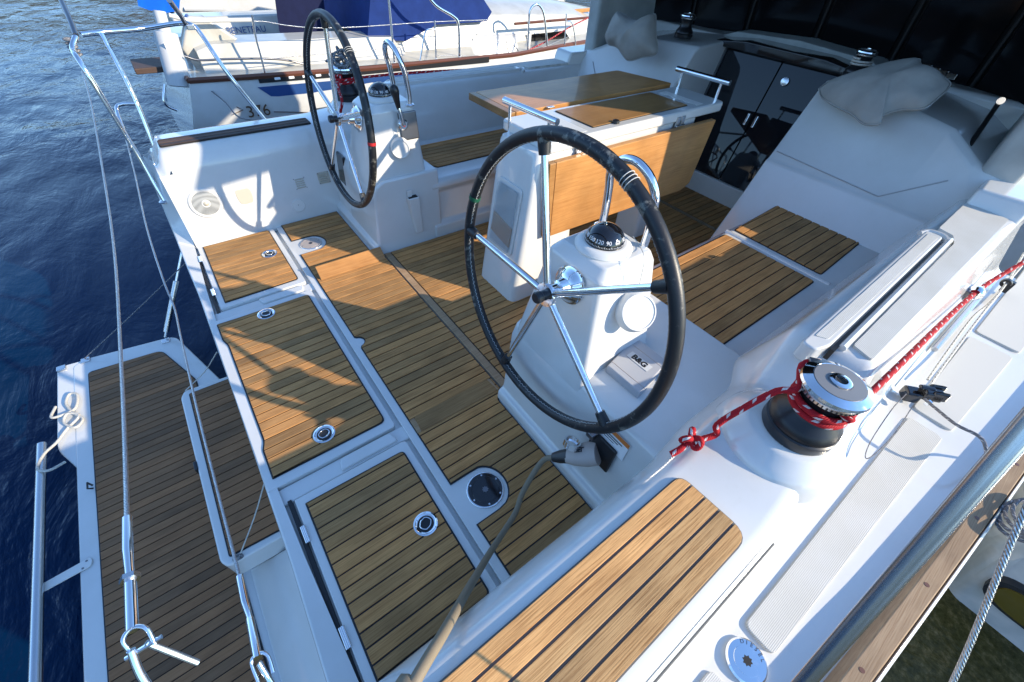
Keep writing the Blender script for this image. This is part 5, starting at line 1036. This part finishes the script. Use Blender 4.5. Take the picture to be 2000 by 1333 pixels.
n1r([(330, 30), (372, 40), (430, 40), (492, 39)], 0.022, 'padded_rail', 'white_plastic', 5.4); n1r([(492, 42), (520, 43), (560, 50), (620, 55), (700, 53), (850, 43), (1000, 38)], 0.006, 'guard_wire', 'wire'); n1r([(360, 110), (390, 118), (440, 116), (510, 115), (560, 118), (600, 128)], 0.012, 'guard_rail', 'dark_steel', 5.2); n1r([(512, 116), (700, 100), (850, 87), (978, 82)], 0.004, 'guard_wire', 'wire'); n1r([(855, 109), (1020, 105), (1150, 55)], 0.004, 'guard_wire', 'wire'); n1r([(465, 142), (520, 148), (590, 150), (640, 140)], 0.006, 'hose', 'life_grey', 5.3); n1r([(520, 160), (560, 162), (600, 155), (618, 120)], 0.012, 'hose', 'white_plastic', 5.38)
rope_obj('genoa_sheet', [Q(700, 123, y=5.3), Q(760, 140, y=5.3), Q(800, 150, y=5.2), Q(900, 138, y=5.15), Q(990, 115, y=5.12), Q(1060, 85, y=5.1), Q(1110, 55, y=5.1), Q(1160, 30, y=5.1)], 0.011, 'rope_red', 'red and white rope along the deck of the yacht numbered 376', 'rope', k=5)
rope_obj('stern_line', [Q(405, 172, y=5.15), Q(440, 200, y=4.6), Q(468, 230, y=3.6), (0.62, 2.06, 0.47)], 0.008, 'rope_grey', 'pair of thin grey mooring lines to the yacht numbered 376', 'rope', k=4)

n2 = empty('far_yacht', (0.8, 11.5, -0.86), 'white yacht moored beyond the one numbered 376', 'sailing yacht')
hull([(0.9, 0.6, 1.7, 0.50, 1.2, 11.2), (3, 3, 1.85, 0.45, 1.5, 11.2), (7, 7, 1.8, 0.45, 1.4, 11.2), (12, 11.5, 0.1, 0.6, 0.05, 11.2)], 'hull', 'hull_paint', n2)
def n2p(mb, name, m='gelcoat_old', smooth=40, bevel=0.0): return under(n2, mb.build(name, m, None, smooth, bevel))
n2p(MB().box((0.9, 9.6, 0.45), (12, 12.8, 0.50)), 'deck'); n2p(MB().loft([[(x, 9.9, 0.48), (x, 10.1, z), (x, 12.3, z), (x, 12.5, 0.48)] for x, z in ((1.6, 0.85), (4.2, 0.95), (8, 0.95), (10, 0.55))]), 'cabin', bevel=0.05)
n2p(MB().obox((0.72, 11.2, 0.10), (0.05, 2.7, 0.75), Matrix.Rotation(0.12, 3, 'Y')), 'transom'); 
text('BENETEAU', 0.115, frame(Q(482, 59, y=7.028), (1, 0, 0), (0, 0.3, 1)), 'blue_stripe', n1, 'maker_name', 0.003)
for (a, b) in (((437, -30), (448, 48)), ((460, -30), (474, 48)), ((366, -20), (372, 14))): n2p(MB().tube([Q(*a, y=9.5), Q(*b, y=9.5)], 0.016, 8), 'stanchion', 'chrome', 60)
n2p(MB().tube([Q(360, 18, y=9.45), Q(540, 20, y=9.45)], 0.03, 6), 'rubbing_rail', 'life_grey')
n2p(MB().lathe([(0.10, -0.02), (0.13, 0.0), (0.10, 0.02), (0.07, 0)], Q(513, 4, y=9.6), (0.2, -1, 0.2), 20, caps=False), 'coiled_line', 'rope_grey', 60)

# ------------------------------------------------------------------ yacht on the starboard side: only its hull shows
n3 = empty('low_boat', (3, -4.0, -0.86), 'low pale grey boat hull with dark oval window, moored off the starboard toe rail', 'boat')
m_, t_, p_ = mat('hull_ripple_light', (0.50, 0.53, 0.53), 0.25, coat=0.3)
n_ = N(t_, 'ShaderNodeTexNoise', Scale=4.0, Detail=4.0, Distortion=1.2); t_.links.new(coords(t_), n_.inputs[0]); t_.links.new(ramp(t_, n_.outputs[0], [(0.35, (0.40, 0.44, 0.44)), (0.65, (0.58, 0.60, 0.59))]).outputs[0], p_.inputs['Base Color'])  # ripple reflections put into the hull colour as wavy greys
st3 = []
for x, e, top in ((2.42, 0.10, -0.36), (2.47, 0.04, -0.20), (2.6, 0.0, -0.16), (3.5, -0.10, -0.14), (6.0, -0.1, -0.1), (8.0, .8, -0.05)):
    xo = 0.10 if x < 2.6 else 0
    st3.append([(x + xo, -2.62 - e, top), (x + xo * .5, -2.60 - e, -0.5), (x, -2.66 - e, -0.95), (x, -5.3 + e, -0.95), (x + xo * .5, -5.36 + e, -0.5), (x + xo, -5.34 + e, top)])
under(n3, MB().loft(st3).build('hull', 'hull_ripple_light', None, 50, 0.03, 3))
c = Q(2012, 1200, x=2.43)
for sc_, m, dx in ((1.0, 'black_plastic', -0.004), (0.80, 'amber_glass', -0.012)):
    pts_ = [c + Vector((dx + 0.20 * 0.10 * math.sin(t) * sc_, 0.17 * sc_ * math.copysign(abs(math.cos(t)) ** .7, math.cos(t)), 0.085 * sc_ * math.copysign(abs(math.sin(t)) ** .7, math.sin(t)))) for t in [k * math.pi / 14 for k in range(28)]]
    under(n3, MB().loft([pts_, [p + Vector((0.05, 0, 0)) for p in pts_]]).build('window_frame' if sc_ == 1 else 'window_pane', m, None, 30))
